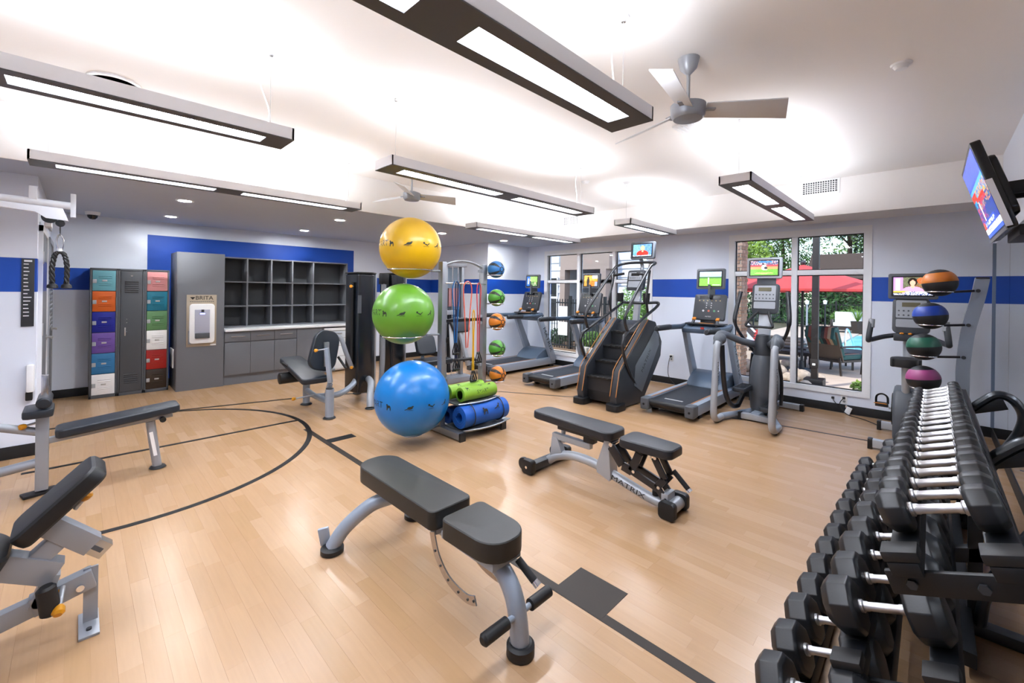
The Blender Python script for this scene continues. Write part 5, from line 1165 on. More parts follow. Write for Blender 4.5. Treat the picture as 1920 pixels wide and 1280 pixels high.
# ---------------------------------------------------------------- dumbbell rack and dumbbells
TLT = math.radians(21.6); DO = Vector((0, math.cos(TLT), -math.sin(TLT))); DN = Vector((0, math.sin(TLT), math.cos(TLT)))
M_RUB = mat('dumbbell rubber', '#1d1f23', .42, spec=.5, bump=.1, bscale=150)
M_KNURL = mat('knurled chrome', '#d2d2d4', .28, 1, bump=.3, bscale=900)
def dumbbell_proto(R, Lh, hl):
    root = bpy.data.objects.new('dumbbell', None); link(root)
    Rm = Matrix((Vector((1, 0, 0)), DO, DN)).transposed()      # local x along rack, y along handle
    h = MB(); prof = [(.022, -hl/2), (.022, -hl/2+.010), (.0165, -hl/2+.014), (.0165, -hl/2+.024), (.0145, -hl/2+.028), (.0155, 0), (.0145, hl/2-.028), (.0165, hl/2-.024), (.0165, hl/2-.014), (.022, hl/2-.010), (.022, hl/2)]
    h.loft([(Rm @ Vector((0, z, 0)), r) for r, z in prof], 16)
    obj('handle', h, M_KNURL, root)
    for s in (-1, 1):
        b = MB(); n = 8; rings = [(hl/2, R*.86), (hl/2+.012, R), (hl/2+Lh*.72, R), (hl/2+Lh, R*.72)]; vs = []; fs = []
        for y, r in rings: vs += [Rm @ Vector((r*math.cos(PI/8+2*PI*i/n), s*y, r*math.sin(PI/8+2*PI*i/n))) for i in range(n)]
        for k in range(3): fs += [(k*n+i, k*n+(i+1) % n, (k+1)*n+(i+1) % n, (k+1)*n+i) for i in range(n)]
        fs += [tuple(range(n)), tuple(range(3*n, 4*n))]; b.add(vs, fs)
        obj('head', b, M_RUB, root, bevel=.004)
    return root
ORD = 'first second third fourth fifth sixth seventh eighth ninth tenth eleventh twelfth thirteenth fourteenth fifteenth sixteenth seventeenth eighteenth nineteenth twentieth'.split()
TIERS = [ # first x, spacing, count, handle centre at the first (y, z), radius first/last, head length, tier words
    (1.955, .1365, 20, (-.02, .905), .068, .045, .078, 'top'),
    (2.085, .222, 12, (.115, .445), .096, .075, .105, 'middle'),
    (1.86, .226, 14, (.285, .178), .095, .076, .105, 'bottom')]
rk = thing('dumbbell_rack', 'black three-tier dumbbell rack with curved end frames along the mirror', 'dumbbell rack', (3.2, -.1, 0))
X0R, X1R = 1.70, 4.72
M_RACK = mat('rack black', '#15181d', .4, .2)
for xi, sp, n, (yc, zc), R0, R1, Lh, nm in TIERS:
    hl = .145
    steps = 5; protos = []
    for q in range(steps):
        R = R0+(R1-R0)*q/(steps-1); protos.append((R, dumbbell_proto(R, Lh*(R/R0)**.7, hl), []))
    base = Vector((0, yc, zc))-DN*R0
    for k in range(n):
        q = min(steps-1, k*steps//n); R, pr_, used = protos[q]
        p = base+DN*(R+.001); p.x = xi+k*sp
        lab = ('chrome-handled black dumbbell in the %s row, ' % nm)+('first from the open rack end' if k == 0 else 'last beside the medicine balls' if k == n-1 else ORD[k]+' from the open rack end')
        o = pr_ if not used else dup(pr_)
        used.append(1); o.location = p; tag(o, lab, 'dumbbell', 'dumbbells on the '+nm+' tier')
    xs0, xs1 = (xi-.23 if nm != 'bottom' else 1.70), X1R
    for s in (-1, 1):
        c = base+DO*s*(hl/2+Lh*.5)-DN*.024
        rl = obj('rail', MB().bar((xs0, c.y, c.z), (xs1, c.y, c.z), .075, .04, up=DN), M_RACK, rk, world=True, bevel=.004)
        obj('saddle', MB().bar((xs0-.0, c.y+DN.y*.035, c.z+DN.z*.035), (xs0+.085, c.y+DN.y*.035, c.z+DN.z*.035), .09, .03, up=DN), M_BLACK, rl, world=True, bevel=.006)
    for x in (1.76 if nm != 'middle' else 1.9, 3.0, 4.3):
        lo_ = nm == 'bottom'; a = base-DO*(.46 if lo_ else .30)-DN*(.045 if lo_ else .07); b = base+DO*(.10 if lo_ else .17)-DN*(.03 if lo_ else .07)
        pl = obj('cross_plate', MB().bar((x, a.y, a.z), (x, b.y, b.z), .02 if x < 2 else .05, .02 if lo_ else .065, up=DN), M_RACK, rk, world=True, bevel=.003)
        if x < 2:
            for w_ in (.12, .45, .75): pp = b.lerp(a, w_); obj('bolt', MB().cyl((x-.012, pp.y, pp.z), (x-.022, pp.y, pp.z), .014, n=6), M_DKGREY, pl, world=True)
for x in (3.0, 4.3):
    P = smoothline([(x, -.04, .735), (x, -.15, .775), (x, -.235, .87), (x, -.31, .94), (x, -.38, .92), (x, -.425, .83), (x, -.41, .72), (x, -.35, .58), (x, -.26, .38), (x, -.19, .2), (x, -.17, .05)], 5)
    obj('end_frame', MB().tube(P, .045, 10, sx=.6, sy=.9, up=(1, 0, 0)), mat('rack frame gloss', '#2a3138', .28, .3), rk, world=True)
    obj('tier_strut', MB().bar((x, -.155, .74), (x, -.155, .06), .05, .05), M_RACK, rk, world=True, bevel=.004)
    obj('base_foot', MB().bar((x, -.40, .03), (x, .34, .03), .07, .055), M_RACK, rk, world=True, bevel=.01)
obj('base_beam', MB().bar((2.6, -.12, .09), (4.3, -.12, .09), .05, .06), M_RACK, rk, world=True)
# wall mounted curved stand with four medicine balls
st = thing('medicine_ball_stand', 'curved silver post stand holding four medicine balls by the mirror', 'ball rack', (5.12, -.16, 0))
xs_ = 5.12
pp = [PX(1842, 522, xs_), PX(1833, 560, xs_), PX(1815, 620, xs_), PX(1806, 680, xs_), PX(1804, 730, xs_)]
pts = [Vector((xs_, p.y, p.z)) for p in pp]; pts += [Vector((xs_, pts[-1].y+.01, .35)), Vector((xs_, pts[-1].y+.03, .03))]
obj('post', MB().tube(smoothline(pts, 5), .058, 4, sx=1.0, sy=.75, up=(1, 0, 0)), M_STEELB, st, world=True, ang=60)
obj('post_cap', MB().box(pts[0]+Vector((0, 0, .004)), (.088, .075, .012)), M_BLACK, st, world=True, bevel=.003)
obj('base_plate', MB().bb((xs_-.25, -.35, 0), (xs_+.25, .05, .03)), M_BLACK, st, world=True, bevel=.006)
M_MB = mat('medicine ball black', '#16181b', .55, bump=.3, bscale=160)
for (u, v, col, cn) in ((1762, 530, '#f08a24', 'orange'), (1744, 592, '#1648b8', 'blue'), (1732, 650, '#1d6b52', 'green'), (1731, 710, '#b44d8c', 'pink')):
    c = PX(u, v, xs_-.06); r = .112
    root = thing('medicine_ball', 'black medicine ball with a wide %s band on the curved stand' % cn, 'medicine ball', c, 0, 'banded medicine balls on the curved stand')
    tl_ = Matrix.Rotation(-.12, 3, 'X')
    obj('ball', MB().sphere((0, 0, 0), r, 40, 20, tl_), M_MB, root, ang=80)
    prof = [(r*1.012*math.cos(a), r*1.012*math.sin(a)) for a in [math.radians(2+i*5) for i in range(10)]]
    obj('band', MB().lathe([(r*.98*math.cos(math.radians(2)), r*.98*math.sin(math.radians(2)))]+prof+[(r*.98*math.cos(math.radians(47)), r*.98*math.sin(math.radians(47)))], (0, 0, 0), tl_, 40), mat('med band '+cn, col, .4), root, ang=80)
    py_ = min(pts, key=lambda p: abs(p.z-(c.z-.06)))
    z_ = c.z-.075; rr = .082
    ar = obj('ball_cradle', MB().tube([(c.x+rr*math.cos(a), c.y+rr*math.sin(a), z_) for a in [2*PI*i/24 for i in range(24)]], .005, 6, closed=True), M_CHROME, st, world=True)
    obj('cradle_arm', MB().cyl((c.x, c.y-rr, z_), (xs_-.03, py_.y+.02, z_+.01), .010, n=8), M_BLKTUBE, ar, world=True)
    obj('arm_bolt', MB().cyl((xs_-.06, py_.y, z_+.01), (xs_-.04, py_.y, z_+.01), .014, n=12), M_DKGREY, ar, world=True)

# ---------------------------------------------------------------- wall television
TVC = Vector((4.414, -.234, 2.284)); tph = .288; TW, TH = .99, .576
tup = Vector((0, math.sin(tph), math.cos(tph))); tn = Vector((0, math.cos(tph), -math.sin(tph))); tx = Vector((1, 0, 0))
t = thing('television', 'flat television tilted down from the mirror wall showing a studio broadcast', 'television', TVC)
def tq(x, u, n): return TVC+tx*x+tup*u+tn*n
b = MB(); b.prism([tq(x, u, -.05) for x, u in rrect(TW, TH, .02, 4)], (0, 0, 0), tn*.05)
obj('casing', b, M_BLACKG, t, world=True, bevel=.008)
b = MB(); b.prism([tq(x, u, -.10) for x, u in rrect(TW*.75, TH*.7, .05, 4)], (0, 0, 0), tn*.055)
obj('back_cover', b, M_BLACKG, t, world=True, bevel=.02)
obj('silver_trim', MB().bar(tq(-TW/2-.004, TH*.05, -.012), tq(-TW/2-.004, -TH/2+.01, -.012), .008, .03, up=tn), M_CHROME, t, world=True)
obj('silver_trim', MB().bar(tq(-TW/2, -TH/2+.005, .002), tq(TW/2, -TH/2+.005, .002), .02, .006, up=tn), M_SILVER2, t, world=True)
SHOW = [('r', 0, 0, 1, 1, '#0a2a8c'), ('n', 0, 0, 1, .35, '#1244c4', .5), ('r', 0, .3, 1, .36, '#2a8ae0'), ('n', 0, .36, 1, .6, '#2aa0b4', .4), ('n', .3, .36, 1, .62, '#d88a2c', .35), ('r', .0, .36, .3, .44, '#d8301c'), ('r', .2, .46, .75, .54, '#e02a1c'), ('n', 0, .5, 1, .8, '#123a6c', .5), ('n', .0, .55, .5, .8, '#c83020', .25), ('r', .25, .5, .3, .8, '#e8eef4'), ('r', 0, .78, .8, .87, '#1c46b4'), ('n', .05, .79, .75, .86, '#e8ecf8', .4), ('r', 0, .78, .12, .87, '#e0402c'), ('r', 0, .87, 1, .94, '#f2f4f8'), ('n', .1, .88, .95, .93, '#30405c', .4), ('r', 0, .94, 1, 1, '#1c46b4')]
obj('screen', screen_mesh(TW*.94, TH*.90, SHOW, 64, 40, fr=(-tx, tup), o=tn*.0015), None, t)
mt = obj('wall_plate', MB().bb((4.2, YC+.007, 2.05), (4.65, YC+.03, 2.5)), M_BLACK, t, world=True, bevel=.004)
for sx_ in (-1, 1): obj('mount_arm', MB().bar((4.42+sx_*.12, YC+.02, 2.32), tq(sx_*.12, .0, -.09), .05, .08), M_BLACK, t, world=True, bevel=.006)
obj('soundbar', MB().bb((4.1, YC+.03, 1.98), (4.7, YC+.12, 2.05)), M_BLACK, t, world=True, bevel=.008)
# wall sockets and leads
def socket(c, lab):
    t = thing('wall_socket', lab, 'socket', c)
    obj('plate', MB().bb((-.006, -.036, -.058), (0, .036, .058)), M_WHT, t, bevel=.003)
    for z in (.024, -.024): obj('outlet', MB().cyl((-.008, 0, z), (-.005, 0, z), .016, n=16), M_LTGREY, t)
    return t
socket((XB, 3.24, .46), 'white wall socket between the stair climber and a treadmill')
socket((XB, .84, .18), 'white wall socket under the pool window')
def lead(lab, pts, col=M_BLACK, r=.005):
    t = thing('power_lead', lab, 'cable', pts[0]); P = smoothline(pts, 6)
    obj('cord', MB().tube(P, r, 8), col, t, world=True); obj('plug', MB().box(pts[0], (.03, .03, .03)), col, t, world=True, bevel=.004); return t
lead('black power lead hanging from the socket beside the stair climber', [(XB-.03, 3.24, .485), (XB-.05, 3.26, .42), (XB-.05, 3.28, .25), (XB-.06, 3.25, .12), (XB-.15, 3.1, .02), (XB-.4, 3.0, .01)])
lead('black power lead running along the floor to the exercise bike', [(XB-.03, .84, .205), (XB-.06, .88, .12), (XB-.10, .80, .012), (XB-.25, .6, .01), (XB-.5, .4, .01)])
lead('thin black lead with a white adapter under the pool window', [(XB-.03, .96, .19), (XB-.05, .95, .16), (XB-.05, .90, .1)], r=.004)
ad = thing('power_adapter', 'white power adapter block lying against the baseboard', 'adapter', (XB-.05, .79, .0))
obj('block', MB().box((0, 0, .05), (.04, .06, .09), Matrix.Rotation(.35, 3, 'X')), M_WHT, ad, bevel=.006); obj('prongs', MB().box((0, .02, .1), (.01, .02, .03)), M_CHROME, ad)
# ---------------------------------------------------------------- pool terrace and neighbours outside
ZG = -.25
random.seed(21)
M_CONC = mat('terrace concrete', '#d9c6b4', .8, var=.08, vscale=3, bump=.2)
M_MULCH = mat('mulch', '#8a6f56', .95, var=.35, vscale=30, bump=1, bscale=60)
M_GRASS = mat('ground soil', '#5d5a44', .95, var=.2)
M_FENCE = mat('fence black', '#15171a', .5)
M_ROCK = mat('rock', '#cdbba8', .85, var=.25, vscale=9, bump=.6, bscale=30)
M_LEAF = [mat('leaf %d' % i, c, .55, var=.25, vscale=2) for i, c in enumerate(('#4f7a2a', '#6d9a35', '#2f5a24', '#8cae3c'))]
M_TRUNK = mat('bark', '#4a3b2e', .9, var=.3, bump=.5, bscale=30)
struct('ground', MB().bb((XB+.2, -30, ZG-.3), (60, 50, ZG-.03)), M_GRASS, smooth=False)
def around(x0, x1, y0, y1, z0, z1, hx0, hx1, hy0, hy1):
    m = MB()
    m.bb((x0, y0, z0), (hx0, y1, z1)); m.bb((hx1, y0, z0), (x1, y1, z1)); m.bb((hx0, y0, z0), (hx1, hy0, z1)); m.bb((hx0, hy1, z0), (hx1, y1, z1)); return m
struct('terrace', around(8.9, 34, -12, 3.25, ZG-.2, ZG, 16.2, 25.2, -6, 2.45), M_CONC, smooth=False)
struct('terrace_side', MB().bb((12.7, 3.25, ZG-.2), (34, 5.9, ZG)), M_CONC, smooth=False)
struct('mulch_bed', MB().bb((XB+.2, -4, ZG-.2), (8.9, 3.2, ZG+.05)), M_MULCH, smooth=False)
struct('kerb', MB().bb((8.86, -6, ZG-.1), (8.95, 3.2, ZG+.04)), mat('kerb brown', '#9c7b5e', .8), smooth=False)
# pool water
def water():
    m = bpy.data.materials.new('pool water'); m.use_nodes = True; n = m.node_tree; b = n.nodes['Principled BSDF']
    b.inputs['Roughness'].default_value = .2; b.inputs['Specular IOR Level'].default_value = .2
    g = n.nodes.new('ShaderNodeNewGeometry'); t = n.nodes.new('ShaderNodeTexVoronoi'); t.inputs['Scale'].default_value = 1.6; t.feature = 'SMOOTH_F1'
    n.links.new(g.outputs['Position'], t.inputs['Vector'])
    r = n.nodes.new('ShaderNodeValToRGB'); r.color_ramp.elements[0].color = lin('#8fdcee'); r.color_ramp.elements[1].color = lin('#4fb4d8'); n.links.new(t.outputs['Distance'], r.inputs[0]); n.links.new(r.outputs[0], b.inputs['Base Color'])
    q = n.nodes.new('ShaderNodeTexNoise'); q.inputs['Scale'].default_value = 4; n.links.new(g.outputs['Position'], q.inputs['Vector'])
    bp = n.nodes.new('ShaderNodeBump'); bp.inputs['Strength'].default_value = .25; bp.inputs['Distance'].default_value = .05; n.links.new(q.outputs['Fac'], bp.inputs['Height']); n.links.new(bp.outputs[0], b.inputs['Normal']); return m
pool = struct('pool_water', MB().bb((16.2, -6, ZG-.025), (25.2, 2.45, ZG-.012)), water(), smooth=False)
pc = thing('pool_coping', 'pale stone coping around the blue swimming pool', 'pool edge', (19.8, -2, ZG))
M_COP = mat('coping stone', '#d8cdbf', .7, var=.08)
for k in range(13): obj('stone', MB().bb((15.85, 2.75-k*.62-.6, ZG), (16.2, 2.75-k*.62, ZG+.04)), M_COP, pc, world=True, bevel=.01)
for k in range(16): obj('stone', MB().bb((16.2+k*.6, 2.45, ZG), (16.79+k*.6, 2.8, ZG+.04)), M_COP, pc, world=True, bevel=.01)
pr_ = thing('pool_handrail', 'bent steel handrail at the pool edge behind the striped chair', 'handrail', (15.9, 2.2, ZG))
for s in (0, .5): obj('rail', MB().tube(smoothline([(15.7, 2.3+s-.5, ZG), (15.7, 2.3+s-.5, ZG+.6), (15.95, 2.28+s-.5, ZG+.85), (16.4, 2.2+s-.5, ZG+.4), (16.6, 2.15+s-.5, ZG-.1)]), .025, 8), M_CHROME, pr_, world=True)
# plants
def leaf_cloud(c, rad, n, s, flat=1.0):
    vs, fs = [], []
    for i in range(n):
        while True:
            p = Vector((random.uniform(-1, 1), random.uniform(-1, 1), random.uniform(-1, 1)))
            if .25 < p.length < 1: break
        p = Vector((p.x*rad[0], p.y*rad[1], p.z*rad[2]))+Vector(c)
        a = Vector((random.gauss(0, 1), random.gauss(0, 1), random.gauss(0, 1)*flat)).normalized(); b = a.orthogonal().normalized(); k = s*random.uniform(.6, 1.4); q = len(vs)
        vs += [p-a*k, p+b*k*.4, p+a*k, p-b*k*.4]; fs.append((q, q+1, q+2, q+3))
    m = MB(); m.add(vs, fs); return m
def tree(x, y, h, r, lab, leaf, n=5000, low=.35):
    t = thing('tree', lab, 'tree', (x, y, ZG), 0, 'trees beyond the pool')
    obj('trunk', MB().tube(smoothline([(0, 0, 0), (.1, .05, h*.3), (-.1, .1, h*.6), (.05, 0, h*.85)]), [.24-.012*i for i in range(19)], 8), M_TRUNK, t)
    for k in range(4):
        a = k*1.6+random.random(); obj('branch', MB().tube(smoothline([(0, .05, h*(.35+.1*k)), (math.cos(a)*r*.4, math.sin(a)*r*.4, h*(.5+.1*k)), (math.cos(a)*r*.8, math.sin(a)*r*.8, h*(.58+.1*k))]), .06, 6), M_TRUNK, t)
    m = MB()
    for k in range(9):
        a = random.uniform(0, 2*PI); d = r*random.uniform(.15, .75); s = r*random.uniform(.35, .6)
        m2 = leaf_cloud((math.cos(a)*d, math.sin(a)*d, h*random.uniform(low, .95)), (s, s, s*.75), n//9, .16); m.add(m2.v, m2.f)
    obj('crown', m, leaf, t, smooth=False)
TR = [(38, 13, 11, 4.2, 2), (40, 8.6, 12, 4.0, 0), (39, 4.2, 12, 3.8, 2), (46, 1.5, 14, 4.5, 1), (39, -.2, 11, 3.4, 0), (41, -5, 12, 4.4, 2), (32.5, 9.4, 7.5, 2.6, 3), (48, 9.5, 17, 5.5, 0), (49, -5, 16, 5.5, 2), (32, 13.2, 8, 2.8, 1)]
TW_ = ['dark spreading tree behind the brick column', 'tall green tree behind the raised umbrellas', 'dark tree standing behind the largest umbrella', 'pale sunlit tall tree far beyond the pool fence', 'green tree over the dark pavilion', 'dark tree beyond the pavilion roof', 'low yellow-green tree near the sun loungers', 'very tall green tree at the rear of the garden', 'very tall dark tree at the rear of the garden', 'pale green tree at the end of the loungers']
for (x, y, h, r, li), lb in zip(TR, TW_): tree(x, y, h, r, lb, M_LEAF[li], 5200, .3)
def bush(x, y, z, rad, n, s, lab, m, name='shrub', grp=None):
    t = thing(name, lab, 'shrub', (x, y, z), 0, grp)
    obj('stem', MB().tube([(0, 0, 0), (.02, 0, rad[2]*.8), (0, .03, rad[2]*1.4)], .02, 6), M_TRUNK, t)
    obj('foliage', leaf_cloud((0, 0, rad[2]), rad, n, s), m, t, smooth=False); return t
bush(10.2, 5.5, ZG, (.6, .62, 1.05), 3800, .05, 'bright green bush outside the tall window behind the stair climber', M_LEAF[1])
for u, v, lb in ((1085, 642, 'low round shrub at the foot of the iron fence'), (1045, 640, 'small dark shrub at the fence beside the paper notice'), (1103, 648, 'low shrub next to the white bush beds')):
    bush(11.4, 9.05-(u-1045)*.036-(.35 if u > 1100 else 0), ZG, (.36, .36, .3), 900, .05, lb, M_LEAF[1 if u != 1045 else 2])
p = PZ(1616, 738, ZG+.05); bush(p.x, p.y, ZG+.05, (.18, .16, .12), 260, .04, 'small leafy plant in the mulch below the pool window', M_LEAF[3], 'bed_plant')
p = PZ(1440, 712, ZG+.05); bush(p.x, p.y, ZG+.05, (.14, .14, .1), 200, .04, 'small leafy plant among the rocks by the window', M_LEAF[1], 'bed_plant')
for i, (x, y) in enumerate(((29.6, 5.4), (29.8, 3.2), (29.8, 1.0), (29.8, -1.2))): bush(x, y, ZG, (.9, .9, .55), 900, .1, ['round dark shrub behind the loungers', 'round shrub by the white light post', 'leafy shrub in front of the black fence', 'broad shrub behind the white sofas'][i], M_LEAF[(2, 0, 2, 0)[i]])
hd = obj('hedge', leaf_cloud((0, 0, 1.2), (.7, 8.5, 1.5), 6500, .13), M_LEAF[2], smooth=False); hd.location = (32.6, 7.5, ZG); tag(hd, 'long dark clipped hedge behind the iron pool fence', 'hedge')
# rocks
rkn = [(1462, 700, .16), (1478, 712, .13), (1400, 692, .2), (1418, 700, .15), (1432, 690, .14), (1490, 700, .12), (1503, 712, .18), (1510, 727, .12), (1538, 712, .10), (1412, 680, .12), (1386, 684, .16), (1488, 716, .12), (1470, 686, .13)]
for i, (u, v, r) in enumerate(rkn):
    p = PZ(u, v, ZG+.05); mb = MB().sphere((0, 0, 0), r, 12, 7); rr_ = random.Random(i)
    mb.v = [Vector((q.x*(1+rr_.uniform(-.18, .18)), q.y*(1+rr_.uniform(-.18, .18))*.9, q.z*.75)) for q in mb.v]
    o = obj('rock', mb, M_ROCK, None, smooth=True, ang=60); o.location = (p.x, p.y, ZG+.05+r*.5); tag(o, 'pale rounded landscape rock in the bed under the pool window', 'rock', 'rocks in the bed')
# umbrellas
M_CANV = mat('coral canvas', '#e8504c', .7)
def umbrella(x, y, R, zr, zt, lab, n=8, grp='red patio umbrellas'):
    t = thing('patio_umbrella', lab, 'umbrella', (x, y, ZG), .2, grp)
    hr, ht = zr-ZG, zt-ZG
    obj('pole', MB().cyl((0, 0, .0), (0, 0, ht), .03), M_DKGREY, t)
    obj('base', MB().lathe([(.32, 0), (.32, .05), (.06, .08), (.05, .25)], n=24), M_DKGREY, t)
    for k in range(n):
        a0, a1 = 2*PI*k/n, 2*PI*(k+1)/n; m = MB(); P = lambda a, f: Vector((math.cos(a)*R*f, math.sin(a)*R*f, hr+(ht-hr)*(1-f)))
        m.quad(P(a0, .02), P(a0, .5), P(a1, .5), P(a1, .02)); m.quad(P(a0, .5), P(a0, 1), P(a1, 1), P(a1, .5)); d = Vector((0, 0, -.05)); m.quad(P(a0, 1), P(a0, 1)+d, P(a1, 1)+d, P(a1, 1))
        pn = obj('canopy_panel', m, M_CANV, t, smooth=False)
        obj('rib', MB().cyl(P(a0, .03)-Vector((0, 0, .03)), P(a0, .99)-Vector((0, 0, .02)), .01, n=6), M_DKGREY, pn)
    obj('finial', MB().sphere((0, 0, ht+.05), .06, 12, 8), M_DKGREY, t)
p = PZ(1503, 695, ZG)
umbrella(p.x, p.y, 1.75, 1.72, 2.32, 'big open coral red umbrella over the striped chair')
d_ = ray(1420, 545)
p = PZ(1412, 640, ZG); umbrella(p.x, p.y, 1.75, 1.72, 2.35, 'coral red umbrella over the sun loungers')
p = PZ(1615, 640, ZG); umbrella(p.x+4.5, p.y-.2, 1.5, 1.9, 2.5, 'coral red umbrella in the distance near the white sofas')
t = thing('closed_umbrella', 'folded coral red umbrella hanging on its pole near the sofas', 'umbrella', (14.3, .95, ZG))
obj('pole', MB().cyl((0, 0, 0), (0, 0, 2.5), .025), M_DKGREY, t); obj('folded_canopy', MB().lathe([(.02, 2.45), (.08, 2.2), (.13, 1.5), (.10, 1.3), (.03, 1.28)], n=14), M_CANV, t); obj('base', MB().lathe([(.3, 0), (.3, .06), (.04, .1)], n=20), M_DKGREY, t)
# dark post just outside the glass
p = PZ(1527, 722, ZG+.05)
t = thing('lamp_post', 'dark bronze square post standing in the bed outside the pool window', 'post', (p.x, p.y, ZG+.05))
M_BRZ = mat('bronze post', '#2e2723', .5)
obj('shaft', MB().bb((-.055, -.055, .1), (.055, .055, 3.6)), M_BRZ, t, bevel=.006); obj('base', MB().bb((-.16, -.16, 0), (.16, .16, .14)), M_BLACK, t, bevel=.01); obj('collar', MB().bb((-.065, -.065, .35), (.065, .065, .52)), M_BRZ, t, bevel=.004); obj('tag', MB().bb((-.067, -.02, .4), (-.065, .03, .44)), M_WHT, t)
# striped chair
p = PZ(1548, 700, ZG)
M_STR = [mat('stripe teal', '#2f5f5c', .8), mat('stripe tan', '#b9a184', .8), mat('stripe rust', '#8a4a3c', .8), mat('stripe dark', '#232a2c', .8)]
M_CHF = mat('chair frame brown', '#332a25', .5)
t = thing('patio_chair', 'striped cushioned patio lounge chair beside the bronze post', 'chair', (p.x, p.y, ZG), math.radians(-25))
for sx, sy in ((0, -.34), (0, .34), (.7, -.34), (.7, .34)): obj('leg', MB().bar((sx, sy, 0), (sx+(.06 if sx else -.06), sy, .42), .035, .035), M_CHF, t)
obj('seat_frame', MB().bb((-.05, -.36, .30), (.78, .36, .35)), M_CHF, t); obj('back_frame', MB().bar((.02, 0, .32), (-.22, 0, .98), .74, .03, up=(0, 1, 0)) if False else MB().prism([(.02, -.37, .32), (.05, -.37, .32), (-.19, -.37, 1.0), (-.22, -.37, 1.0)], (0, 0, 0), (0, .74, 0)), mat('chair sling', '#6a5a4c', .8), t)
for k in range(9):
    y0 = -.33+k*.0735; m = M_STR[(0, 1, 2, 3, 0, 1, 3, 2, 0)[k]]
    obj('cushion_stripe', MB().prism([(.1, y0, .40), (.16, y0, .43), (-.10, y0, 1.12), (-.22, y0, 1.10), (-.26, y0, .85), (-.2, y0, .82)], (0, 0, 0), (0, .0735, 0)), m, t, bevel=.012)
    obj('seat_stripe', MB().bb((.05, y0, .36), (.82, y0+.0735, .46)), m, t, bevel=.012)
for s in (-1, 1): obj('armrest', MB().tube(smoothline([(-.08, s*.37, .66), (.3, s*.38, .66), (.68, s*.37, .62), (.72, s*.36, .36)]), .022, 8), M_CHF, t)
p = PZ(1592, 690, ZG)
t = thing('patio_table', 'round dark glass patio side table by the pool', 'table', (p.x, p.y, ZG))
obj('top', MB().lathe([(0, .40), (.5, .40), (.52, .42), (.5, .44), (0, .44)], n=32), M_DKGREY, t)
for k in range(4): a = k*PI/2+.3; obj('leg', MB().bar((math.cos(a)*.34, math.sin(a)*.34, .41), (math.cos(a)*.36, math.sin(a)*.36, 0), .04, .04), M_CHF, t)
# loungers with red bolsters
M_SLING = mat('lounger sling', '#4a3c34', .8)
for i, (u, v) in enumerate(((1400, 655), (1422, 650), (1440, 648), (1462, 650), (1478, 652))):
    p = Vector((13.3+i*1.0, 3.5+i*.25, 0)); t = thing('sun_lounger', ('sun lounger with a white backrest and red bolster under the umbrella' if i in (0, 3) else 'dark sun lounger with a red head bolster under the umbrella'), 'lounger', (p.x, p.y, ZG), math.radians(-90), 'dark loungers with red bolsters')
    obj('frame', MB().bb((-.1, -.32, .28), (1.3, .32, .34)), M_CHF, t); obj('sling', MB().bb((0, -.28, .34), (1.28, .28, .36)), M_SLING, t)
    obj('backrest', MB().prism([(.0, -.3, .34), (.05, -.3, .34), (-.42, -.3, .86), (-.46, -.3, .84)], (0, 0, 0), (0, .6, 0)), M_WHT if i in (0, 3) else M_SLING, t)
    obj('bolster', MB().cyl((-.02, -.3, .45), (-.02, .3, .45), .1), mat('red bolster', '#c8322c', .8), t)
    for sx, sy in ((.05, -.28), (.05, .28), (1.2, -.28), (1.2, .28)): obj('leg', MB().bb((sx-.02, sy-.02, 0), (sx+.02, sy+.02, .3)), M_CHF, t)
# white sofas and planter
for i, (u, lb) in enumerate(((1598, 'pale outdoor sofa next to the tall planter'), (1648, 'pale outdoor sofa beyond the tall planter'))):
    p = PZ(u, 622, ZG); t = thing('outdoor_sofa', lb, 'sofa', (p.x-.5, p.y, ZG), 0, 'pale outdoor sofas')
    mw = mat('sofa cushion pale', '#dfe6e6', .8)
    obj('frame', MB().bb((-.4, -.75, .12), (.4, .75, .3)), M_CHF, t); obj('seat_cushion', MB().bb((-.38, -.68, .3), (.25, .68, .48)), mw, t, bevel=.04); obj('back_cushion', MB().bb((.2, -.68, .4), (.42, .68, 1.0)), mw, t, bevel=.05)
    for s in (-1, 1): obj('arm', MB().bb((-.4, s*.75-.04, .0), (.4, s*.75+.04, .62)), M_CHF, t, bevel=.01)
p = PZ(1612, 621, ZG); t = thing('planter', 'tall planter with spiky green grass between the sofas', 'planter', (p.x-1.95, p.y-.1, ZG))
obj('pot', MB().lathe([(.2, 0), (.28, .6), (.24, .6), (.2, .5)], n=16), M_CHF, t)
g = MB()
for k in range(60):
    a = random.uniform(0, 2*PI); l = random.uniform(.4, .9); d = Vector((math.cos(a)*l*.6, math.sin(a)*l*.6, l)); q = Vector((-math.sin(a), math.cos(a), 0))*.018; b0 = Vector((0, 0, .55)); g.add([b0-q, b0+q, b0+d], [(0, 1, 2)])
obj('foliage', g, M_LEAF[1], t, smooth=False)
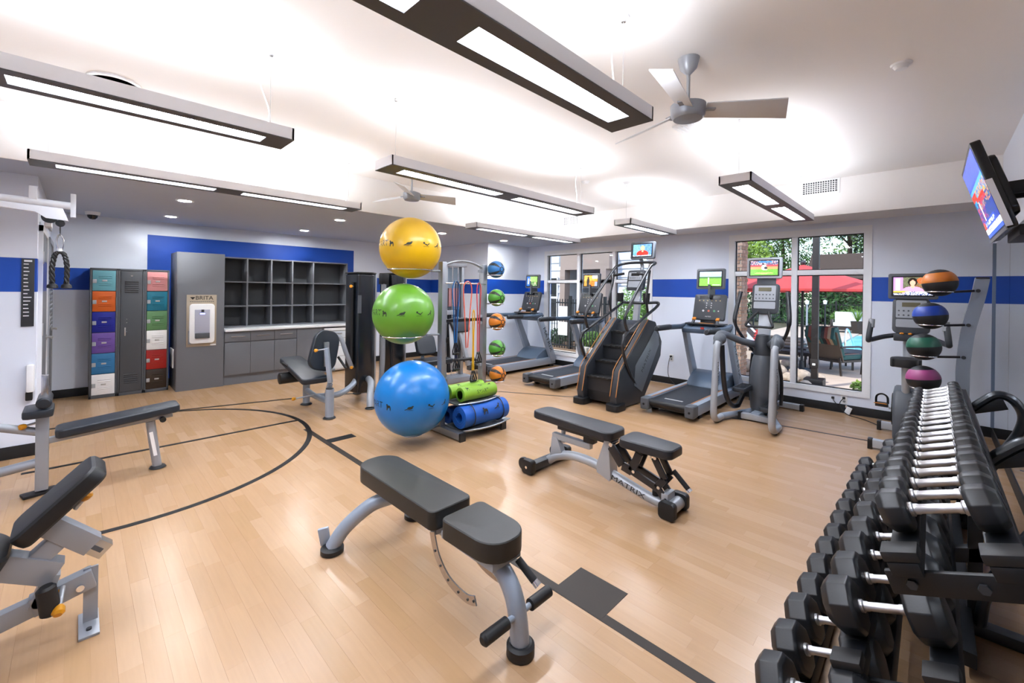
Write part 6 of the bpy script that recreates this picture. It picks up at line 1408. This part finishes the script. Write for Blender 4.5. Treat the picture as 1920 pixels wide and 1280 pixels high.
# black fence at the rear of the pool and pavilion
def fence(p0, p1, h, lab, n, name='iron_fence'):
    p0, p1 = Vector(p0), Vector(p1); t = thing(name, lab, 'fence', p0); d = p1-p0
    for z in (.12, h-.12): obj('rail', MB().bar(p0+Vector((0, 0, z)), p1+Vector((0, 0, z)), .03, .04), M_FENCE, t, world=True)
    pm_ = None
    for k in range(n+1):
        q = d*(k/n)
        if k % 12 == 0:
            obj('post', MB().bb((q.x-.04, q.y-.04, 0), (q.x+.04, q.y+.04, h+.1)), M_FENCE, t)
        else:
            if pm_ is None: pm_ = mesh_of(MB().bb((-.011, -.011, .02), (.011, .011, h)), smooth=False, name='picket'); pm_.materials.append(M_FENCE)
            o = bpy.data.objects.new('picket', pm_); link(o); o.parent = t; o.location = q
    return t
fence((31, 12, ZG), (31, -8, ZG), 1.4, 'black iron fence beyond the pool', 120)
f0 = PZ(1028, 664, ZG); f1 = PZ(1180, 690, ZG)
fence((10.9, 9.4, ZG), (10.9, 5.2, ZG), 1.6, 'black iron fence with a paper notice outside the tall window', 40)
nt_ = obj('paper_notice', MB().bb((10.85, 8.22, .72), (10.86, 8.58, 1.12)), M_WHT); tag(nt_, 'white paper notice fixed to the iron fence', 'notice')
nt_ = obj('paper_notice', MB().bb((10.85, 8.22, .2), (10.86, 8.58, .62)), M_WHT); tag(nt_, 'lower white paper notice fixed to the iron fence', 'notice')
M_PAV = mat('pavilion brown', '#3a2a22', .8)
t = thing('pavilion', 'dark low pavilion building behind the pool fence', 'building', (34, 1, ZG))
obj('wall', MB().bb((33.5, -9, ZG), (36.4, 5.6, 2.6)), M_PAV, t, world=True); obj('roof', MB().prism([(33, -9.5, 2.6), (35, -9.5, 4.3), (37, -9.5, 2.6)], (0, 0, 0), (0, 15.4, 0)), mat('pavilion roof', '#4a3c34', .85), t, world=True, smooth=False)
for y in (-6, -3.5, -1, 1.5, 4): obj('column', MB().bb((33.3, y-.12, ZG), (33.5, y+.12, 2.6)), mat('pavilion column', '#6a5546', .8), t, world=True)
# light posts
for (u, v, lb) in ((1512, 650, 'slim white path light by the striped chair'), (1546, 645, 'slim dark path light before the fence')):
    p = PZ(u, v, ZG); t = thing('path_light', lb, 'light post', (p.x, p.y, ZG)); obj('post', MB().cyl((0, 0, 0), (0, 0, 1.5), .03, n=10), M_FENCE if u > 1530 else M_SILVER2, t); obj('head', MB().lathe([(.05, 1.5), (.07, 1.62), (.0, 1.66)], n=12), M_WHT, t)
# brick column seen at the window edge
t = thing('brick_column', 'tall brick column of the building by the pool window', 'column', (10.4, 3.2, ZG))
M_BRK = [mat('brick %d' % i, c, .85, var=.15) for i, c in enumerate(('#a88672', '#b59580', '#96755f'))]
obj('mortar_core', MB().bb((-.21, -.21, 0), (.21, .21, 3.6)), mat('mortar', '#c8bcae', .9), t, smooth=False)
bm_s = []
for m in M_BRK:
    q = mesh_of(MB().bb((0, -.1, -.032), (.02, .1, .032)), smooth=False, name='brick'); q.materials.append(m); bm_s.append(q)
for k in range(46):
    for f in range(2):
        for j in range(2):
            o = bpy.data.objects.new('brick', random.choice(bm_s)); link(o); o.parent = t
            yy = -.105+j*.21+(.0 if k % 2 else .05)-.02; zz = .04+k*.078
            if f == 0: o.location = (-.222, yy, zz)
            else: o.location = (-yy, -.222, zz); o.rotation_euler = (0, 0, PI/2)
# neighbouring siding house and porch seen through the tall window
M_SID = mat('white lap siding', '#e3e6ea', .6); M_TAN = mat('tan stucco', '#b9a498', .8); M_BRN = mat('brown beam', '#8a6850', .7)
HX = 12.6
def siding(t, x, y0, y1):
    obj('wall', MB().bb((x, y0, ZG), (x+2.2, y1, 4.4)), M_SID, t, world=True, smooth=False)
    for k in range(16):
        z = ZG+.1+k*.28; obj('siding_board', MB().prism([(x-.05, y0, z), (x, y0, z), (x, y0, z+.28), (x-.008, y0, z+.28)], (0, 0, 0), (0, y1-y0, 0)), M_SID, t, world=True, smooth=False)
t = thing('neighbour_house', 'white lap-sided house wing with a black window outside the tall glazing', 'house', (13.4, 11, ZG))
siding(t, HX, 9.55, 13.5)
wn = obj('window', MB().bb((HX-.08, 9.95, .55), (HX-.03, 10.55, 2.15)), M_TRIMW, t, world=True)
for a, b in (((HX-.09, 10.0, .62), (HX-.075, 10.50, 1.32)), ((HX-.09, 10.0, 1.4), (HX-.075, 10.50, 2.08))): obj('pane', MB().bb(a, b), M_BLACKG, wn, world=True)
obj('corner_board', MB().bb((HX-.07, 9.5, ZG), (HX+.1, 9.6, 4.4)), M_TRIMW, t, world=True)
obj('downspout', MB().bb((HX-.16, 9.72, 2.5), (HX-.07, 9.84, 4.2)), M_SILVER2, t, world=True)
t = thing('porch', 'tan porch with brown ceiling between the two white house wings', 'porch', (13.4, 8.5, ZG))
obj('back_wall', MB().bb((HX+2.2, 7.51, ZG), (HX+2.4, 9.54, 4.4)), M_TAN, t, world=True)
obj('beam', MB().bb((HX-.5, 7.5, 2.35), (HX-.2, 9.5, 2.95)), M_TAN, t, world=True)
obj('ceiling_boards', MB().bb((HX-.55, 7.5, 2.95), (HX+2.2, 9.5, 3.05)), M_BRN, t, world=True)
for y in (7.62, 9.3): obj('column', MB().bb((HX-.5, y, ZG), (HX-.2, y+.22, 2.35)), M_TAN, t, world=True)
obj('door', MB().bb((HX+2.13, 8.95, ZG), (HX+2.2, 9.5, 1.9)), M_BLACKG, t, world=True)
sh = obj('shutter', MB().bb((HX+2.13, 7.9, -.1), (HX+2.2, 8.8, 2.1)), M_DKGREY, t, world=True)
for k in range(13): obj('slat', MB().bb((HX+2.11, 7.92, -.05+k*.16), (HX+2.14, 8.78, .05+k*.16)), M_GREY, sh, world=True)
t = thing('neighbour_house', 'white lap-sided house end behind the bright green bush', 'house', (13.5, 6.8, ZG))
siding(t, HX, 6.1, 7.5)
struct('path', MB().bb((8.3, 3.3, ZG-.2), (10.6, 11, ZG+.01)), mat('pale path', '#ded2c4', .8), smooth=False)
struct('planting_strip', MB().bb((10.6, 3.3, ZG-.2), (12.6, 11, ZG+.03)), M_MULCH, smooth=False)
for i, y in enumerate((4.15, 4.6)):
    o = obj('stone_block', MB().bb((10.3, y+2.5, ZG), (10.55, y+2.88, ZG+.22)), mat('pale block', '#d8cdbf', .8), bevel=.02); tag(o, 'pale stone block at the path edge behind the treadmill', 'block', 'stone blocks at the path')
